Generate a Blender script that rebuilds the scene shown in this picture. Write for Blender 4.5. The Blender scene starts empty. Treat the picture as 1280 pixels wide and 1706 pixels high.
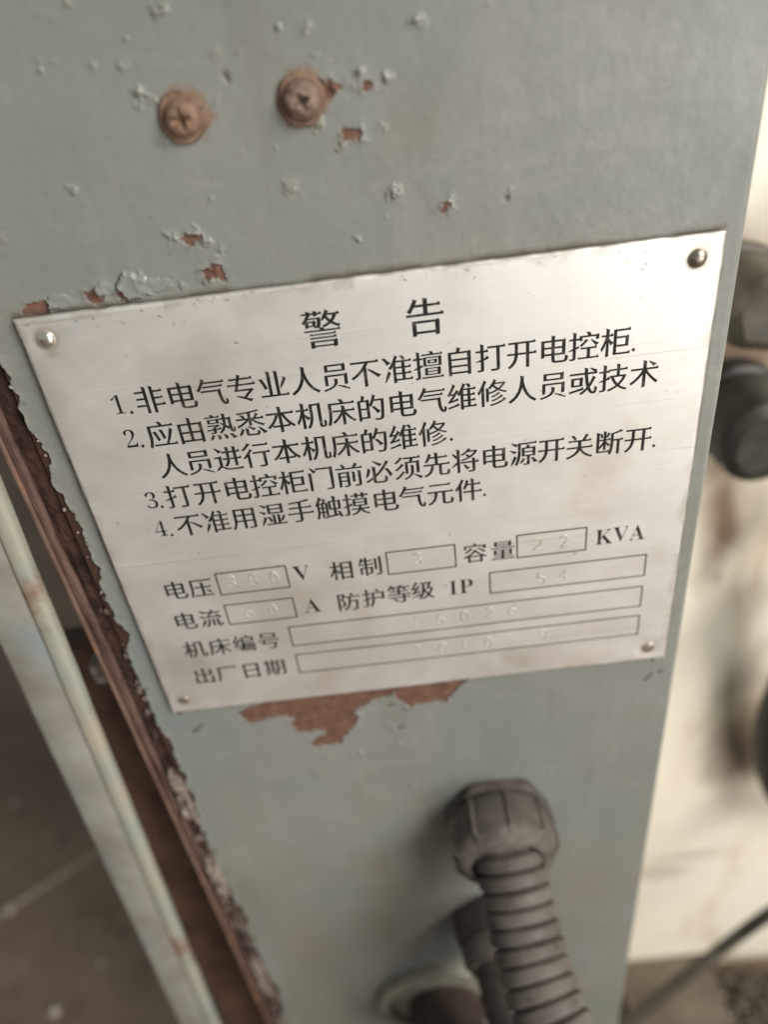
import bpy, bmesh, math, random
import numpy as np
from mathutils import Vector, Matrix, geometry

# ------------------------------------------------------------------ camera
SC = bpy.context.scene
COL = SC.collection
CAM = np.array([0.00111449, -0.12867008, 0.09224513])          # metres; the plate's centre is the origin
RT = np.array([[0.9927707982, -0.1180022656, -0.0219455584],   # columns: right, down, view axis
               [-0.0504914042, -0.5764660736, 0.8155596141],
               [-0.1088887520, -0.8085557070, -0.5782567842]])
FPX = 1280.0

def at(u, v, Y=0.0):
    """point where the sight line of photo pixel (u, v) meets the upright plane at depth Y (metres)"""
    d = RT @ np.array([(u - 640) / FPX, (v - 853) / FPX, 1.0])
    return CAM + d * ((Y - CAM[1]) / d[1])

cd = bpy.data.cameras.new('camera'); cam = bpy.data.objects.new('camera', cd); COL.objects.link(cam)
rot = Matrix(((RT[0][0], -RT[0][1], -RT[0][2]), (RT[1][0], -RT[1][1], -RT[1][2]), (RT[2][0], -RT[2][1], -RT[2][2])))
cam.matrix_world = Matrix.Translation(Vector(CAM)) @ rot.to_4x4()
cd.sensor_fit = 'VERTICAL'; cd.sensor_height = 36.0; cd.lens = 36.0 * 1280 / 1706
cd.clip_start = 0.005; cd.clip_end = 50
cd.dof.use_dof = True; cd.dof.focus_distance = 0.1425; cd.dof.aperture_fstop = 7.8
SC.camera = cam

# ------------------------------------------------------------------ light
w = bpy.data.worlds.new('World'); SC.world = w; w.use_nodes = True
bg = w.node_tree.nodes['Background']
bg.inputs[0].default_value = (0.91, 0.94, 0.90, 1); bg.inputs[1].default_value = 0.30

def area(name, loc, aim, size, power, color):
    l = bpy.data.lights.new(name, 'AREA'); l.shape = 'RECTANGLE'; l.size, l.size_y = size; l.energy = power; l.color = color
    o = bpy.data.objects.new(name, l); COL.objects.link(o); o.location = loc
    o.rotation_euler = (Vector(aim) - Vector(loc)).to_track_quat('-Z', 'Y').to_euler()
    return o
area('workshop_lamp', (0.66, -0.56, 0.56), (0, 0, -0.08), (0.42, 0.42), 12.2, (1.0, 0.962, 0.895))
area('added_plate_light', (0.86, -1.20, -0.14), (0.02, 0, 0), (0.78, 0.72), 11.5, (1.0, 0.99, 0.965))  # added unseen light, placed to reflect in the plate's upper right

SC.view_settings.view_transform = 'Standard'; SC.view_settings.look = 'None'
SC.view_settings.exposure = 0.0; SC.view_settings.gamma = 1.0
SC.render.engine = 'CYCLES'
SC.cycles.max_bounces = 6

# ------------------------------------------------------------------ helpers
def tag(o, label=None, cat=None, group=None, kind=None):
    if label: o['label'] = label
    if cat: o['category'] = cat
    if group: o['group'] = group
    if kind: o['kind'] = kind
    return o

def thing(name, loc, label, cat, group=None):
    o = bpy.data.objects.new(name, None); COL.objects.link(o); o.location = loc; o.empty_display_size = 0.01
    return tag(o, label, cat, group)

def link(name, me, mat, parent=None, smooth=True):
    o = bpy.data.objects.new(name, me); COL.objects.link(o)
    if mat: me.materials.append(mat)
    if smooth and len(me.polygons): me.polygons.foreach_set('use_smooth', np.ones(len(me.polygons), bool))
    if parent:
        o.parent = parent
        o.matrix_parent_inverse = Matrix.Translation(parent_world(parent)).inverted()
    return o

def parent_world(p):
    v = Vector(p.location)
    return v

def from_bm(name, bm, mat, parent=None, smooth=True, angle=None):
    me = bpy.data.meshes.new(name); bm.normal_update(); bm.to_mesh(me); bm.free()
    o = link(name, me, mat, parent, smooth)
    if angle:
        me.set_sharp_from_angle(angle=math.radians(angle))
    return o

def bm_box(bm, lo, hi, bevel=0.0, seg=2):
    r = bmesh.ops.create_cube(bm, size=1.0)
    vs = r['verts']
    for v in vs:
        v.co = Vector([lo[k] + (v.co[k] + 0.5) * (hi[k] - lo[k]) for k in range(3)])
    if bevel:
        es = list({e for v in vs for e in v.link_edges})
        bmesh.ops.bevel(bm, geom=es, offset=bevel, segments=seg, affect='EDGES', profile=0.5)

def box(name, lo, hi, mat, parent=None, bevel=0.0, seg=2):
    bm = bmesh.new(); bm_box(bm, lo, hi, bevel, seg)
    return from_bm(name, bm, mat, parent, True, 35)

def bm_lathe(bm, prof, origin, axis=(0, -1, 0), n=48, closed_ends=True, wob=None):
    """profile of (radius, distance along axis)"""
    ax = Vector(axis).normalized(); a = ax.orthogonal().normalized(); b = ax.cross(a)
    rings = []
    for r, h in prof:
        ring = []
        for k in range(n):
            t = 2 * math.pi * k / n
            rr = r * (wob(t, h) if wob else 1.0)
            ring.append(bm.verts.new(Vector(origin) + ax * h + (a * math.cos(t) + b * math.sin(t)) * rr))
        rings.append(ring)
    for i in range(len(rings) - 1):
        for k in range(n):
            k2 = (k + 1) % n
            bm.faces.new((rings[i][k], rings[i][k2], rings[i + 1][k2], rings[i + 1][k]))
    if closed_ends:
        bm.faces.new(list(reversed(rings[0]))); bm.faces.new(rings[-1])
    return rings

def lathe(name, prof, origin, mat, parent=None, axis=(0, -1, 0), n=48, wob=None, angle=40):
    bm = bmesh.new(); bm_lathe(bm, prof, origin, axis, n, True, wob)
    return from_bm(name, bm, mat, parent, True, angle)

def smooth_path(pts, n):
    P = [Vector(p) for p in pts]; P = [2 * P[0] - P[1]] + P + [2 * P[-1] - P[-2]]
    out = []
    for i in range(1, len(P) - 2):
        for k in range(n):
            t = k / n; a, b, c, d = P[i - 1], P[i], P[i + 1], P[i + 2]
            out.append(0.5 * ((2 * b) + (c - a) * t + (2 * a - 5 * b + 4 * c - d) * t * t + (3 * b - a - 3 * c + d) * t ** 3))
    out.append(P[-2])
    return out

def resample(path, step):
    out = [path[0]]; acc = 0.0
    for a, b in zip(path, path[1:]):
        L = (b - a).length; d = step - acc
        while d <= L:
            out.append(a.lerp(b, d / L)); d += step
        acc = (acc + L) % step
    return out

def sweep(name, path, rad, mat, parent=None, n=32, angle=60):
    """tube along a path; rad(s, t) gives the radius at length s and angle t"""
    bm = bmesh.new(); rings = []; s = 0.0
    up = Vector((1, 0, 0))
    for i, p in enumerate(path):
        tan = (path[min(i + 1, len(path) - 1)] - path[max(i - 1, 0)]).normalized()
        a = (up - tan * up.dot(tan)).normalized(); b = tan.cross(a)
        if i: s += (p - path[i - 1]).length
        rings.append([bm.verts.new(p + (a * math.cos(2 * math.pi * k / n) + b * math.sin(2 * math.pi * k / n)) * rad(s, 2 * math.pi * k / n)) for k in range(n)])
    for i in range(len(rings) - 1):
        for k in range(n):
            k2 = (k + 1) % n
            bm.faces.new((rings[i][k], rings[i][k2], rings[i + 1][k2], rings[i + 1][k]))
    bm.faces.new(list(reversed(rings[0]))); bm.faces.new(rings[-1])
    return from_bm(name, bm, mat, parent, True, angle)

# numpy value noise
def vnoise(x, y, seed):
    rs = np.random.RandomState(seed); T = rs.rand(256, 256).astype(np.float32)
    xi = np.floor(x).astype(int); yi = np.floor(y).astype(int); fx = x - xi; fy = y - yi
    fx = fx * fx * (3 - 2 * fx); fy = fy * fy * (3 - 2 * fy)
    g = lambda i, j: T[i & 255, j & 255]
    return (g(xi, yi) * (1 - fx) + g(xi + 1, yi) * fx) * (1 - fy) + (g(xi, yi + 1) * (1 - fx) + g(xi + 1, yi + 1) * fx) * fy

def fbm(x, y, seed, oct=4, gain=0.5):
    a = 1.0; f = 1.0; s = 0.0; n = 0.0
    for k in range(oct):
        s = s + a * vnoise(x * f + 17.3 * k, y * f + 9.1 * k, seed + k); n += a; a *= gain; f *= 2.03
    return s / n

# ------------------------------------------------------------------ materials
class NT:
    def __init__(s, name):
        s.m = bpy.data.materials.new(name); s.m.use_nodes = True; s.t = s.m.node_tree; s.n = s.t.nodes
        s.p = s.n['Principled BSDF']
        s.geo = s.n.new('ShaderNodeTexCoord')
    def put(s, sock, v):
        if hasattr(v, 'links') or isinstance(v, bpy.types.NodeSocket): s.t.links.new(v, sock)
        else: sock.default_value = v
    def noise(s, scale, detail=4, rough=0.55, stretch=None, dist=0.0, offset=(0, 0, 0), turn=0.0):
        nd = s.n.new('ShaderNodeTexNoise'); nd.inputs['Scale'].default_value = scale; nd.inputs['Detail'].default_value = detail
        nd.inputs['Roughness'].default_value = rough; nd.inputs['Distortion'].default_value = dist
        mp = s.n.new('ShaderNodeMapping'); s.t.links.new(s.geo.outputs['Object'], mp.inputs[0]); mp.inputs[1].default_value = offset; mp.inputs[2].default_value = (0, turn, 0)
        if stretch: mp.inputs[3].default_value = stretch
        s.t.links.new(mp.outputs[0], nd.inputs['Vector'])
        return nd.outputs['Fac']
    def ramp(s, fac, lo, hi, a=0.0, b=1.0):
        r = s.n.new('ShaderNodeMapRange'); r.interpolation_type = 'SMOOTHSTEP'
        s.t.links.new(fac, r.inputs[0]); r.inputs[1].default_value = lo; r.inputs[2].default_value = hi
        r.inputs[3].default_value = a; r.inputs[4].default_value = b
        return r.outputs[0]
    def attr(s, name):
        a = s.n.new('ShaderNodeAttribute'); a.attribute_name = name; return a.outputs['Fac']
    def mix(s, fac, a, b):
        m = s.n.new('ShaderNodeMix'); m.data_type = 'RGBA'
        s.put(m.inputs[0], fac)
        for sock, v in ((m.inputs[6], a), (m.inputs[7], b)):
            s.put(sock, v if not isinstance(v, tuple) or len(v) == 4 else (*v, 1))
        return m.outputs[2]
    def mul(s, a, b, op='MULTIPLY'):
        m = s.n.new('ShaderNodeMath'); m.operation = op; s.put(m.inputs[0], a); s.put(m.inputs[1], b); return m.outputs[0]
    def bump(s, h, strength, dist):
        b = s.n.new('ShaderNodeBump'); b.inputs['Strength'].default_value = strength; b.inputs['Distance'].default_value = dist
        s.t.links.new(h, b.inputs['Height']); s.t.links.new(b.outputs[0], s.p.inputs['Normal'])
    def set(s, col=None, rough=None, metal=None, spec=None):
        if col is not None: s.put(s.p.inputs['Base Color'], col if not isinstance(col, tuple) or len(col) == 4 else (*col, 1))
        if rough is not None: s.put(s.p.inputs['Roughness'], rough)
        if metal is not None: s.put(s.p.inputs['Metallic'], metal)
        if spec is not None: s.put(s.p.inputs['Specular IOR Level'], spec)
        return s.m

def paint_material():
    k = NT('grey_green_paint')
    base = k.mix(k.ramp(k.noise(14, 5, 0.6), 0.3, 0.7), (0.190, 0.197, 0.179), (0.230, 0.231, 0.210))
    base = k.mix(k.ramp(k.noise(45, 4, 0.6, offset=(3, 1, 2)), 0.52, 0.75, 0, 0.35), base, (0.205, 0.188, 0.145))
    base = k.mix(k.ramp(k.noise(60, 5, 0.6, stretch=(1, 1, 0.09), offset=(8, 3, 1)), 0.54, 0.72, 0, 0.30), base, (0.30, 0.29, 0.26))
    base = k.mix(k.ramp(k.noise(42, 5, 0.62, stretch=(1, 1, 0.2), offset=(1, 6, 4)), 0.55, 0.75, 0, 0.45), base, (0.13, 0.122, 0.10))
    base = k.mix(k.ramp(k.noise(26, 6, 0.7, stretch=(1, 1, 2.4), dist=1.5, offset=(2, 9, 4)), 0.56, 0.60, 0, 0.12), base, (0.34, 0.33, 0.30))
    base = k.mix(k.ramp(k.noise(11, 5, 0.62, offset=(7, 1, 5)), 0.46, 0.70, 0, 0.75), base, (0.176, 0.214, 0.202))
    base = k.mix(k.ramp(k.noise(620, 3, 0.7), 0.60, 0.74, 0, 0.4), base, (0.12, 0.11, 0.09))
    base = k.mix(k.ramp(k.noise(480, 3, 0.65, offset=(9, 9, 2)), 0.66, 0.74, 0, 0.45), base, (0.38, 0.36, 0.32))
    base = k.mix(k.mul(k.attr('stain'), k.ramp(k.noise(500, 4, 0.65), 0.25, 0.7, 0.35, 1.0)), base, (0.225, 0.180, 0.098))
    base = k.mix(k.mul(k.attr('rust'), k.ramp(k.noise(900, 3, 0.6), 0.2, 0.65, 0.55, 1.0)), base, (0.205, 0.115, 0.064))
    pr = k.mix(k.ramp(k.noise(240, 5, 0.6), 0.3, 0.7), (0.108, 0.052, 0.036), (0.165, 0.083, 0.056))
    pr = k.mix(k.ramp(k.noise(600, 4, 0.6, offset=(2, 2, 2)), 0.52, 0.72, 0, 0.7), pr, (0.235, 0.135, 0.080))
    pr = k.mix(k.ramp(k.noise(330, 4, 0.65, offset=(6, 2, 8)), 0.56, 0.70, 0, 0.7), pr, (0.055, 0.032, 0.024))
    base = k.mix(k.attr('primer'), base, pr)
    base = k.mix(k.attr('bare'), base, k.mix(k.noise(420, 5, 0.6), (0.080, 0.041, 0.030), (0.030, 0.018, 0.013)))
    base = k.mix(k.mul(k.attr('dirt_shade'), 0.85), base, (0.085, 0.062, 0.044))
    r = k.ramp(k.noise(60, 5, 0.65), 0.25, 0.75, 0.27, 0.52)
    r = k.mul(r, k.mul(k.attr('primer'), 0.4), 'ADD')
    h = k.mul(k.noise(350, 4, 0.55), k.mul(k.noise(2600, 2, 0.5), 0.12), 'ADD')
    k.bump(h, 0.55, 0.0002)
    return k.set(base, r, 0.0, 0.4)

def simple(name, c1, c2, scale, rough=(0.5, 0.7), bump=0.0, bd=0.0003, metal=0.0, c3=None, s3=None, amt=0.6, spec=0.4):
    k = NT(name)
    c = k.mix(k.ramp(k.noise(scale, 5, 0.62), 0.3, 0.7), c1, c2)
    if c3: c = k.mix(k.ramp(k.noise(s3 or scale * 3, 5, 0.65, offset=(5, 3, 1)), 0.52, 0.68, 0, amt), c, c3)
    r = k.ramp(k.noise(scale * 2, 4), 0.3, 0.7, rough[0], rough[1])
    if bump: k.bump(k.noise(scale * 5, 5, 0.65), bump, bd)
    return k.set(c, r, metal, spec)

def plate_material():
    k = NT('brushed_aluminium')
    br = k.noise(260, 3, 0.6, stretch=(0.035, 1, 9))
    br2 = k.noise(90, 4, 0.6, stretch=(1.0, 1, 0.06), offset=(4, 4, 4))
    c = k.mix(k.ramp(br, 0.3, 0.7), (0.79, 0.77, 0.735), (0.82, 0.80, 0.765))
    c = k.mix(k.ramp(br2, 0.35, 0.7, 0, 0.3), c, (0.74, 0.69, 0.61))
    c = k.mix(k.ramp(k.noise(38, 5, 0.62), 0.5, 0.75, 0, 0.45), c, (0.58, 0.51, 0.41))
    c = k.mix(k.ramp(k.noise(850, 3, 0.6, offset=(1, 7, 3)), 0.69, 0.76, 0, 0.6), c, (0.42, 0.36, 0.29))
    for sc, tn, lo, col in ((230, 0.5, 0.70, (0.50, 0.46, 0.40)), (300, -0.9, 0.71, (0.92, 0.90, 0.86)), (260, 1.4, 0.70, (0.47, 0.43, 0.37))):
        c = k.mix(k.ramp(k.noise(sc, 2, 0.5, stretch=(0.05, 1, 7), turn=tn, offset=(sc, 1, 2)), lo, lo + 0.05, 0, 0.5), c, col)
    c = k.mix(k.attr('grime_shade'), c, (0.36, 0.30, 0.21))
    c = k.mix(k.attr('dark'), c, (0.10, 0.08, 0.06))
    r = k.ramp(k.noise(70, 5, 0.65, stretch=(0.6, 1, 1)), 0.3, 0.7, 0.44, 0.54)
    h = k.mul(k.mul(br, 0.12), k.mul(k.noise(60, 3, 0.5), 1.2), 'ADD')
    k.bump(h, 0.16, 0.0003)
    return k.set(c, r, 0.70, 0.5)

def ink_material():
    k = NT('black_printing_ink')
    c = k.mix(k.ramp(k.noise(520, 5, 0.7), 0.50, 0.72, 0, 0.8), (0.014, 0.011, 0.009), (0.12, 0.105, 0.085))
    return k.set(c, 0.62, 0.0, 0.25)

def floor_material():
    k = NT('dirty_concrete')
    c = k.mix(k.ramp(k.noise(9, 6, 0.62), 0.3, 0.7), (0.150, 0.108, 0.078), (0.220, 0.165, 0.122))
    c = k.mix(k.ramp(k.noise(60, 5, 0.65, offset=(2, 2, 2)), 0.5, 0.72, 0, 0.6), c, (0.095, 0.068, 0.050))
    c = k.mix(k.ramp(k.noise(260, 3, 0.6), 0.68, 0.75, 0, 0.5), c, (0.36, 0.31, 0.26))
    k.bump(k.noise(120, 5, 0.65), 0.5, 0.002)
    return k.set(c, 0.75, 0.0, 0.3)

def cream_material():
    k = NT('cream_machine_paint')
    c = k.mix(k.ramp(k.noise(7, 4, 0.6), 0.35, 0.65), (0.80, 0.73, 0.58), (0.86, 0.80, 0.68))
    c = k.mix(k.ramp(k.noise(16, 5, 0.62, stretch=(1.6, 1, 0.45), offset=(1, 2, 6)), 0.52, 0.72, 0, 0.75), c, (0.52, 0.37, 0.22))
    c = k.mix(k.ramp(k.noise(160, 4, 0.6), 0.66, 0.74, 0, 0.6), c, (0.25, 0.20, 0.14))
    c = k.mix(k.attr('grime_shade'), c, k.mix(k.noise(30, 4), (0.05, 0.036, 0.024), (0.24, 0.15, 0.085)))
    k.bump(k.noise(90, 4), 0.15, 0.001)
    return k.set(c, 0.5, 0.0, 0.4)

M_PAINT = paint_material(); M_PLATE = plate_material(); M_INK = ink_material(); M_FLOOR = floor_material(); M_CREAM = cream_material()
M_PRIMER = simple('red_primer', (0.060, 0.033, 0.025), (0.122, 0.068, 0.053), 55, (0.6, 0.8), 0.5, 0.0006, c3=(0.045, 0.026, 0.018), s3=120, amt=0.7)
M_RUSTY = simple('rusty_steel', (0.062, 0.032, 0.020), (0.130, 0.070, 0.042), 60, (0.6, 0.85), 0.5, 0.0006, c3=(0.045, 0.026, 0.018), s3=45)
M_RUSTSCREW = simple('rusted_screw_metal', (0.150, 0.085, 0.052), (0.245, 0.155, 0.105), 380, (0.42, 0.75), 0.8, 0.0003, c3=(0.075, 0.046, 0.034), s3=330, amt=0.85)
M_BAR = simple('chipped_grey_green_paint', (0.205, 0.185, 0.155), (0.30, 0.29, 0.255), 42, (0.4, 0.6), 0.3, 0.0006, c3=(0.20, 0.255, 0.25), s3=30, amt=0.85)
M_BARLIP = simple('worn_paint_edge', (0.27, 0.30, 0.27), (0.36, 0.315, 0.24), 45, (0.4, 0.6), 0.3, 0.0006, c3=(0.19, 0.11, 0.07), s3=40, amt=0.9)
M_GLAND = simple('dusty_grey_plastic', (0.062, 0.052, 0.043), (0.112, 0.096, 0.081), 130, (0.45, 0.8), 0.4, 0.0003, c3=(0.205, 0.178, 0.15), s3=80, amt=0.55)
M_CONDUIT = simple('dusty_grey_conduit_plastic', (0.082, 0.069, 0.058), (0.135, 0.117, 0.100), 90, (0.5, 0.85), 0.4, 0.0003, c3=(0.060, 0.047, 0.037), s3=150, amt=0.75)
M_SHADEGLAND = simple('shaded_dusty_plastic', (0.030, 0.024, 0.019), (0.058, 0.046, 0.037), 150, (0.5, 0.8), 0.3, 0.0003)  # darkened plastic: the shade on the rear gland is put into its colour
M_BUSH = simple('painted_flange', (0.24, 0.225, 0.175), (0.31, 0.295, 0.24), 90, (0.45, 0.65), 0.3, 0.0004, c3=(0.16, 0.13, 0.085), s3=120)
M_PLUG = simple('dark_red_brown_plastic', (0.050, 0.034, 0.028), (0.082, 0.058, 0.048), 90, (0.5, 0.7), 0.2, 0.0004)
M_BLACK = simple('black_rubber_and_gap_shade', (0.020, 0.018, 0.014), (0.045, 0.042, 0.033), 60, (0.35, 0.55), 0.2, 0.0005)
M_CABLE = simple('dark_cable_rubber', (0.028, 0.024, 0.016), (0.055, 0.047, 0.034), 90, (0.5, 0.7), 0.2, 0.0003)
M_DARK = simple('dark_machine_steel', (0.030, 0.026, 0.021), (0.060, 0.052, 0.042), 60, (0.4, 0.6))
M_CHIP = simple('dull_metal_chips', (0.10, 0.085, 0.065), (0.24, 0.21, 0.17), 900, (0.35, 0.6), metal=0.5)
M_WOOD = simple('grimy_wood', (0.10, 0.078, 0.055), (0.17, 0.135, 0.10), 40, (0.6, 0.8), 0.3, 0.001)
M_DUST = simple('dust_and_crud', (0.16, 0.13, 0.10), (0.27, 0.235, 0.195), 300, (0.8, 0.95), 0.6, 0.0005, c3=(0.10, 0.065, 0.045), s3=260, amt=0.8)
M_FLAKE = simple('flaking_grey_paint', (0.20, 0.185, 0.155), (0.29, 0.27, 0.235), 200, (0.5, 0.7), 0.3, 0.0003)
M_SPECK = simple('pale_grit', (0.45, 0.38, 0.32), (0.6, 0.53, 0.46), 300, (0.6, 0.8))
M_STAMP = simple('stamped_metal', (0.40, 0.365, 0.315), (0.66, 0.62, 0.56), 420, (0.5, 0.6), metal=0.5)
M_RIVET = simple('bright_rivet_metal', (0.72, 0.68, 0.60), (0.80, 0.76, 0.69), 300, (0.22, 0.34), 0.15, 0.0002, metal=0.95)
M_RIVETD = simple('dull_steel_rivet', (0.28, 0.25, 0.205), (0.36, 0.33, 0.27), 500, (0.24, 0.36), 0.3, 0.0002, metal=0.9)

# ------------------------------------------------------------------ ground
FZ = -0.485
nx, ny = 140, 140
bm = bmesh.new()
bmesh.ops.create_grid(bm, x_segments=90, y_segments=90, size=6.0)
for v in bm.verts: v.co.z = FZ + 0.0
from_bm_floor = from_bm('floor', bm, M_FLOOR, None, True); tag(from_bm_floor, kind='structure')
# mortar seam across the floor on the left
bm = bmesh.new()
a, b = Vector((-0.420, 0.155, FZ)), Vector((-0.205, 0.298, FZ)); d = (b - a).normalized(); s = d.cross(Vector((0, 0, 1)))
rings = []
rs = random.Random(4)
for i in range(61):
    p = a + d * (i / 60 * 0.8 - 0.30); wv = 0.0032 + rs.uniform(-0.0007, 0.0007); o = rs.uniform(-0.0006, 0.0006)
    rings.append([bm.verts.new(p + s * (k * wv + o) + Vector((0, 0, z))) for k, z in ((-1, -0.001), (-0.6, 0.0016), (0.6, 0.0018), (1, -0.001))])
for r0, r1 in zip(rings, rings[1:]):
    for k in range(3): bm.faces.new((r0[k], r0[k + 1], r1[k + 1], r1[k]))
tag(from_bm('floor_seam', bm, simple('pale_mortar', (0.30, 0.24, 0.18), (0.38, 0.31, 0.24), 90, (0.7, 0.9), 0.4, 0.001), None), kind='structure')

# ------------------------------------------------------------------ electrical cabinet
cab = thing('electrical_cabinet', (0, 0.05, FZ), 'narrow grey green painted steel control cabinet with flaking paint and rust spots', 'cabinet')
XL, XR = -66.0, 64.0
zs = np.concatenate([np.arange(101, -62, -0.2), np.arange(-62, -300.01, -0.42)])
xf = np.arange(XL, XR - 1.2, 0.2)
ang = np.linspace(0, math.pi / 2, 8)
U = np.concatenate([xf, XR - 1.2 + 1.2 * np.sin(ang), np.full(6, XR)])
Yb = np.concatenate([np.zeros(len(xf)), 1.2 - 1.2 * np.cos(ang), np.linspace(6, 98, 6)])
X, Z = np.meshgrid(U, zs); Y0 = np.broadcast_to(Yb, X.shape)
flat = (Y0 < 0.8)
def wp(pts): return np.array([at(u, v)[[0, 2]] * 1000 for u, v in pts])
def sdf(poly):
    """signed distance to a polygon (mm), negative inside, on the rows and columns near it only"""
    m = 4.0
    c0, c1 = np.searchsorted(U, [poly[:, 0].min() - m, poly[:, 0].max() + m])
    r0 = np.searchsorted(-zs, -(poly[:, 1].max() + m)); r1 = np.searchsorted(-zs, -(poly[:, 1].min() - m))
    x, z = X[r0:r1, c0:c1], Z[r0:r1, c0:c1]
    x = x + (fbm(x * 1.1, z * 1.1, 5, 4) - 0.5) * 1.7; z = z + (fbm(x * 1.1 + 40, z * 1.1, 9, 4) - 0.5) * 1.7
    d = np.full(x.shape, 1e9); ins = np.zeros(x.shape, bool)
    for (ax, az), (bx, bz) in zip(poly, np.roll(poly, -1, 0)):
        ex, ez = bx - ax, bz - az
        t = np.clip(((x - ax) * ex + (z - az) * ez) / (ex * ex + ez * ez + 1e-12), 0, 1)
        d = np.minimum(d, np.hypot(x - ax - t * ex, z - az - t * ez))
        if abs(ez) > 1e-9:
            ins ^= ((az > z) != (bz > z)) & (x < ex * (z - az) / ez + ax)
    return (slice(r0, r1), slice(c0, c1)), np.where(ins, -d, d)
H = np.zeros(X.shape)                       # height out of the panel, mm
A = {k: np.zeros(X.shape) for k in ('primer', 'rust', 'stain', 'dirt_shade', 'bare')}
H += (fbm(X * 0.05, Z * 0.05, 21, 3) - 0.5) * 0.35 + (fbm(X * 0.35, Z * 0.35, 31, 3) - 0.5) * 0.05
def c2(pts, ox, oy, k): return [(ox + x / k, oy + y / k) for x, y in pts]
PEELS = [
  c2([(160,250),(185,225),(330,180),(440,130),(850,90),(1210,60),(1215,92),(1160,142),(1130,185),(1010,200),(960,215),(905,185),(875,155),(790,185),(740,200),(690,240),(720,265),(700,300),(650,350),(630,385),(510,400),(495,380),(530,355),(570,340),(550,320),(480,335),(430,320),(400,300),(420,265),(300,262),(250,290),(200,285)], 340, 1100, 2.783),
  c2([(45,505),(70,480),(100,462),(160,445),(195,465),(215,500),(200,530),(60,535)], 20, 360, 3.2),
  c2([(385,415),(425,385),(450,420),(482,430),(460,478),(430,475),(410,445)], 20, 360, 3.2),
  c2([(556,395),(570,385),(600,430),(640,442),(600,455),(560,425)], 20, 360, 3.2),
  c2([(1005,300),(1050,265),(1110,260),(1145,310),(1135,360),(1110,350),(1020,325)], 20, 360, 3.2),
  c2([(880,125),(910,100),(1000,92),(1005,130),(960,160),(920,150)], 20, 360, 3.2),
  c2([(1030,262),(1080,275),(1125,268),(1142,290),(1115,320),(1060,345),(1020,320)], 0, 0, 2),
  c2([(1130,450),(1150,425),(1190,425),(1210,460),(1175,470),(1140,465)], 0, 0, 2),
  c2([(1200,285),(1215,268),(1238,275),(1235,300),(1210,305)], 0, 0, 2),
  c2([(1463,712),(1485,675),(1505,668),(1510,690),(1480,712)], 0, 0, 2),
]
for i, pl in enumerate(PEELS):
    sl, d = sdf(wp(pl))
    ins = np.clip(0.5 - d / 0.22, 0, 1)
    A['primer'][sl] = np.maximum(A['primer'][sl], ins)
    lipn = fbm(X[sl] * 0.45, Z[sl] * 0.45, 60 + i, 2)
    lip = np.where(d > 0, np.exp(-d / 0.6) * np.clip(lipn * 2.6 - 0.7, 0.0, 1.3) * 0.30, 0)
    H[sl] = H[sl] * (1 - ins) + ins * (-0.22 + 0.05 * fbm(X[sl] * 3, Z[sl] * 3, 90, 2)) + lip * (1 - ins)
    A['dirt_shade'][sl] = np.maximum(A['dirt_shade'][sl], np.exp(-((d - 0.02) / 0.14) ** 2) * np.clip(lipn * 2 - 0.6, 0, 0.9))
for i, (pl, hh) in enumerate([
  (c2([(565,330),(600,300),(700,320),(860,350),(870,390),(640,445),(600,432),(562,385)], 20, 360, 3.2), 0.85),
  (c2([(425,385),(470,355),(550,360),(555,395),(520,432),(482,430)], 20, 360, 3.2), 0.6),
  (c2([(165,440),(260,400),(340,440),(372,470),(215,500)], 20, 360, 3.2), 0.45),
  (c2([(780,80),(830,95),(875,120),(870,130),(830,115)], 20, 360, 3.2), 0.35)]):
    P_ = wp(pl); sl, d = sdf(P_)
    u_ = np.clip((X[sl] - P_[:, 0].min()) / np.ptp(P_[:, 0]), 0, 1)
    H[sl] += hh * np.clip(-d / 0.22, 0, 1) * (1 - u_) ** 0.9 * (0.8 + 0.4 * (fbm(X[sl] * 0.45, Z[sl] * 0.8, 200 + i, 2)))
A['stain'] = np.maximum(A['stain'], np.clip((-Z - 70) / 60, 0, 1) * np.clip(fbm(X * 0.06, Z * 0.035, 141, 5, 0.6) - 0.38, 0, 1) * 1.0)
def blob(u, v, r_px, amp, stain=0.0, seed=0):
    c = at(u, v) * 1000; r = r_px * np.linalg.norm(c / 1000 - CAM) / FPX * 1000
    m = r * 2.4
    c0, c1 = np.searchsorted(U, [c[0] - m, c[0] + m]); r0 = np.searchsorted(-zs, -(c[2] + m)); r1 = np.searchsorted(-zs, -(c[2] - m))
    sl = (slice(r0, r1), slice(c0, c1)); x, z = X[sl], Z[sl]
    q = np.hypot(x - c[0], (z - c[2]) * 1.15) / r
    q = q + (fbm(x * 0.8, z * 0.8, 300 + seed, 3) - 0.5) * 1.2
    fall = np.clip(1.25 - q, 0, 1); fall = fall * fall * (3 - 2 * fall)
    n = fbm(x * 0.95, z * 1.25, 400 + seed, 4, 0.55)
    ridg = 1 - np.abs(2 * n - 1) * 2.2
    ridg = np.clip(ridg, 0, 1) * np.clip((fbm(x * 0.6, z * 0.6, 700 + seed, 2) - 0.3) * 2.5, 0, 1)
    H[sl] += fall * ridg * amp * 1.2
    A['stain'][sl] = np.maximum(A['stain'][sl], fall * stain * (0.4 + 0.6 * ridg))
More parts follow.
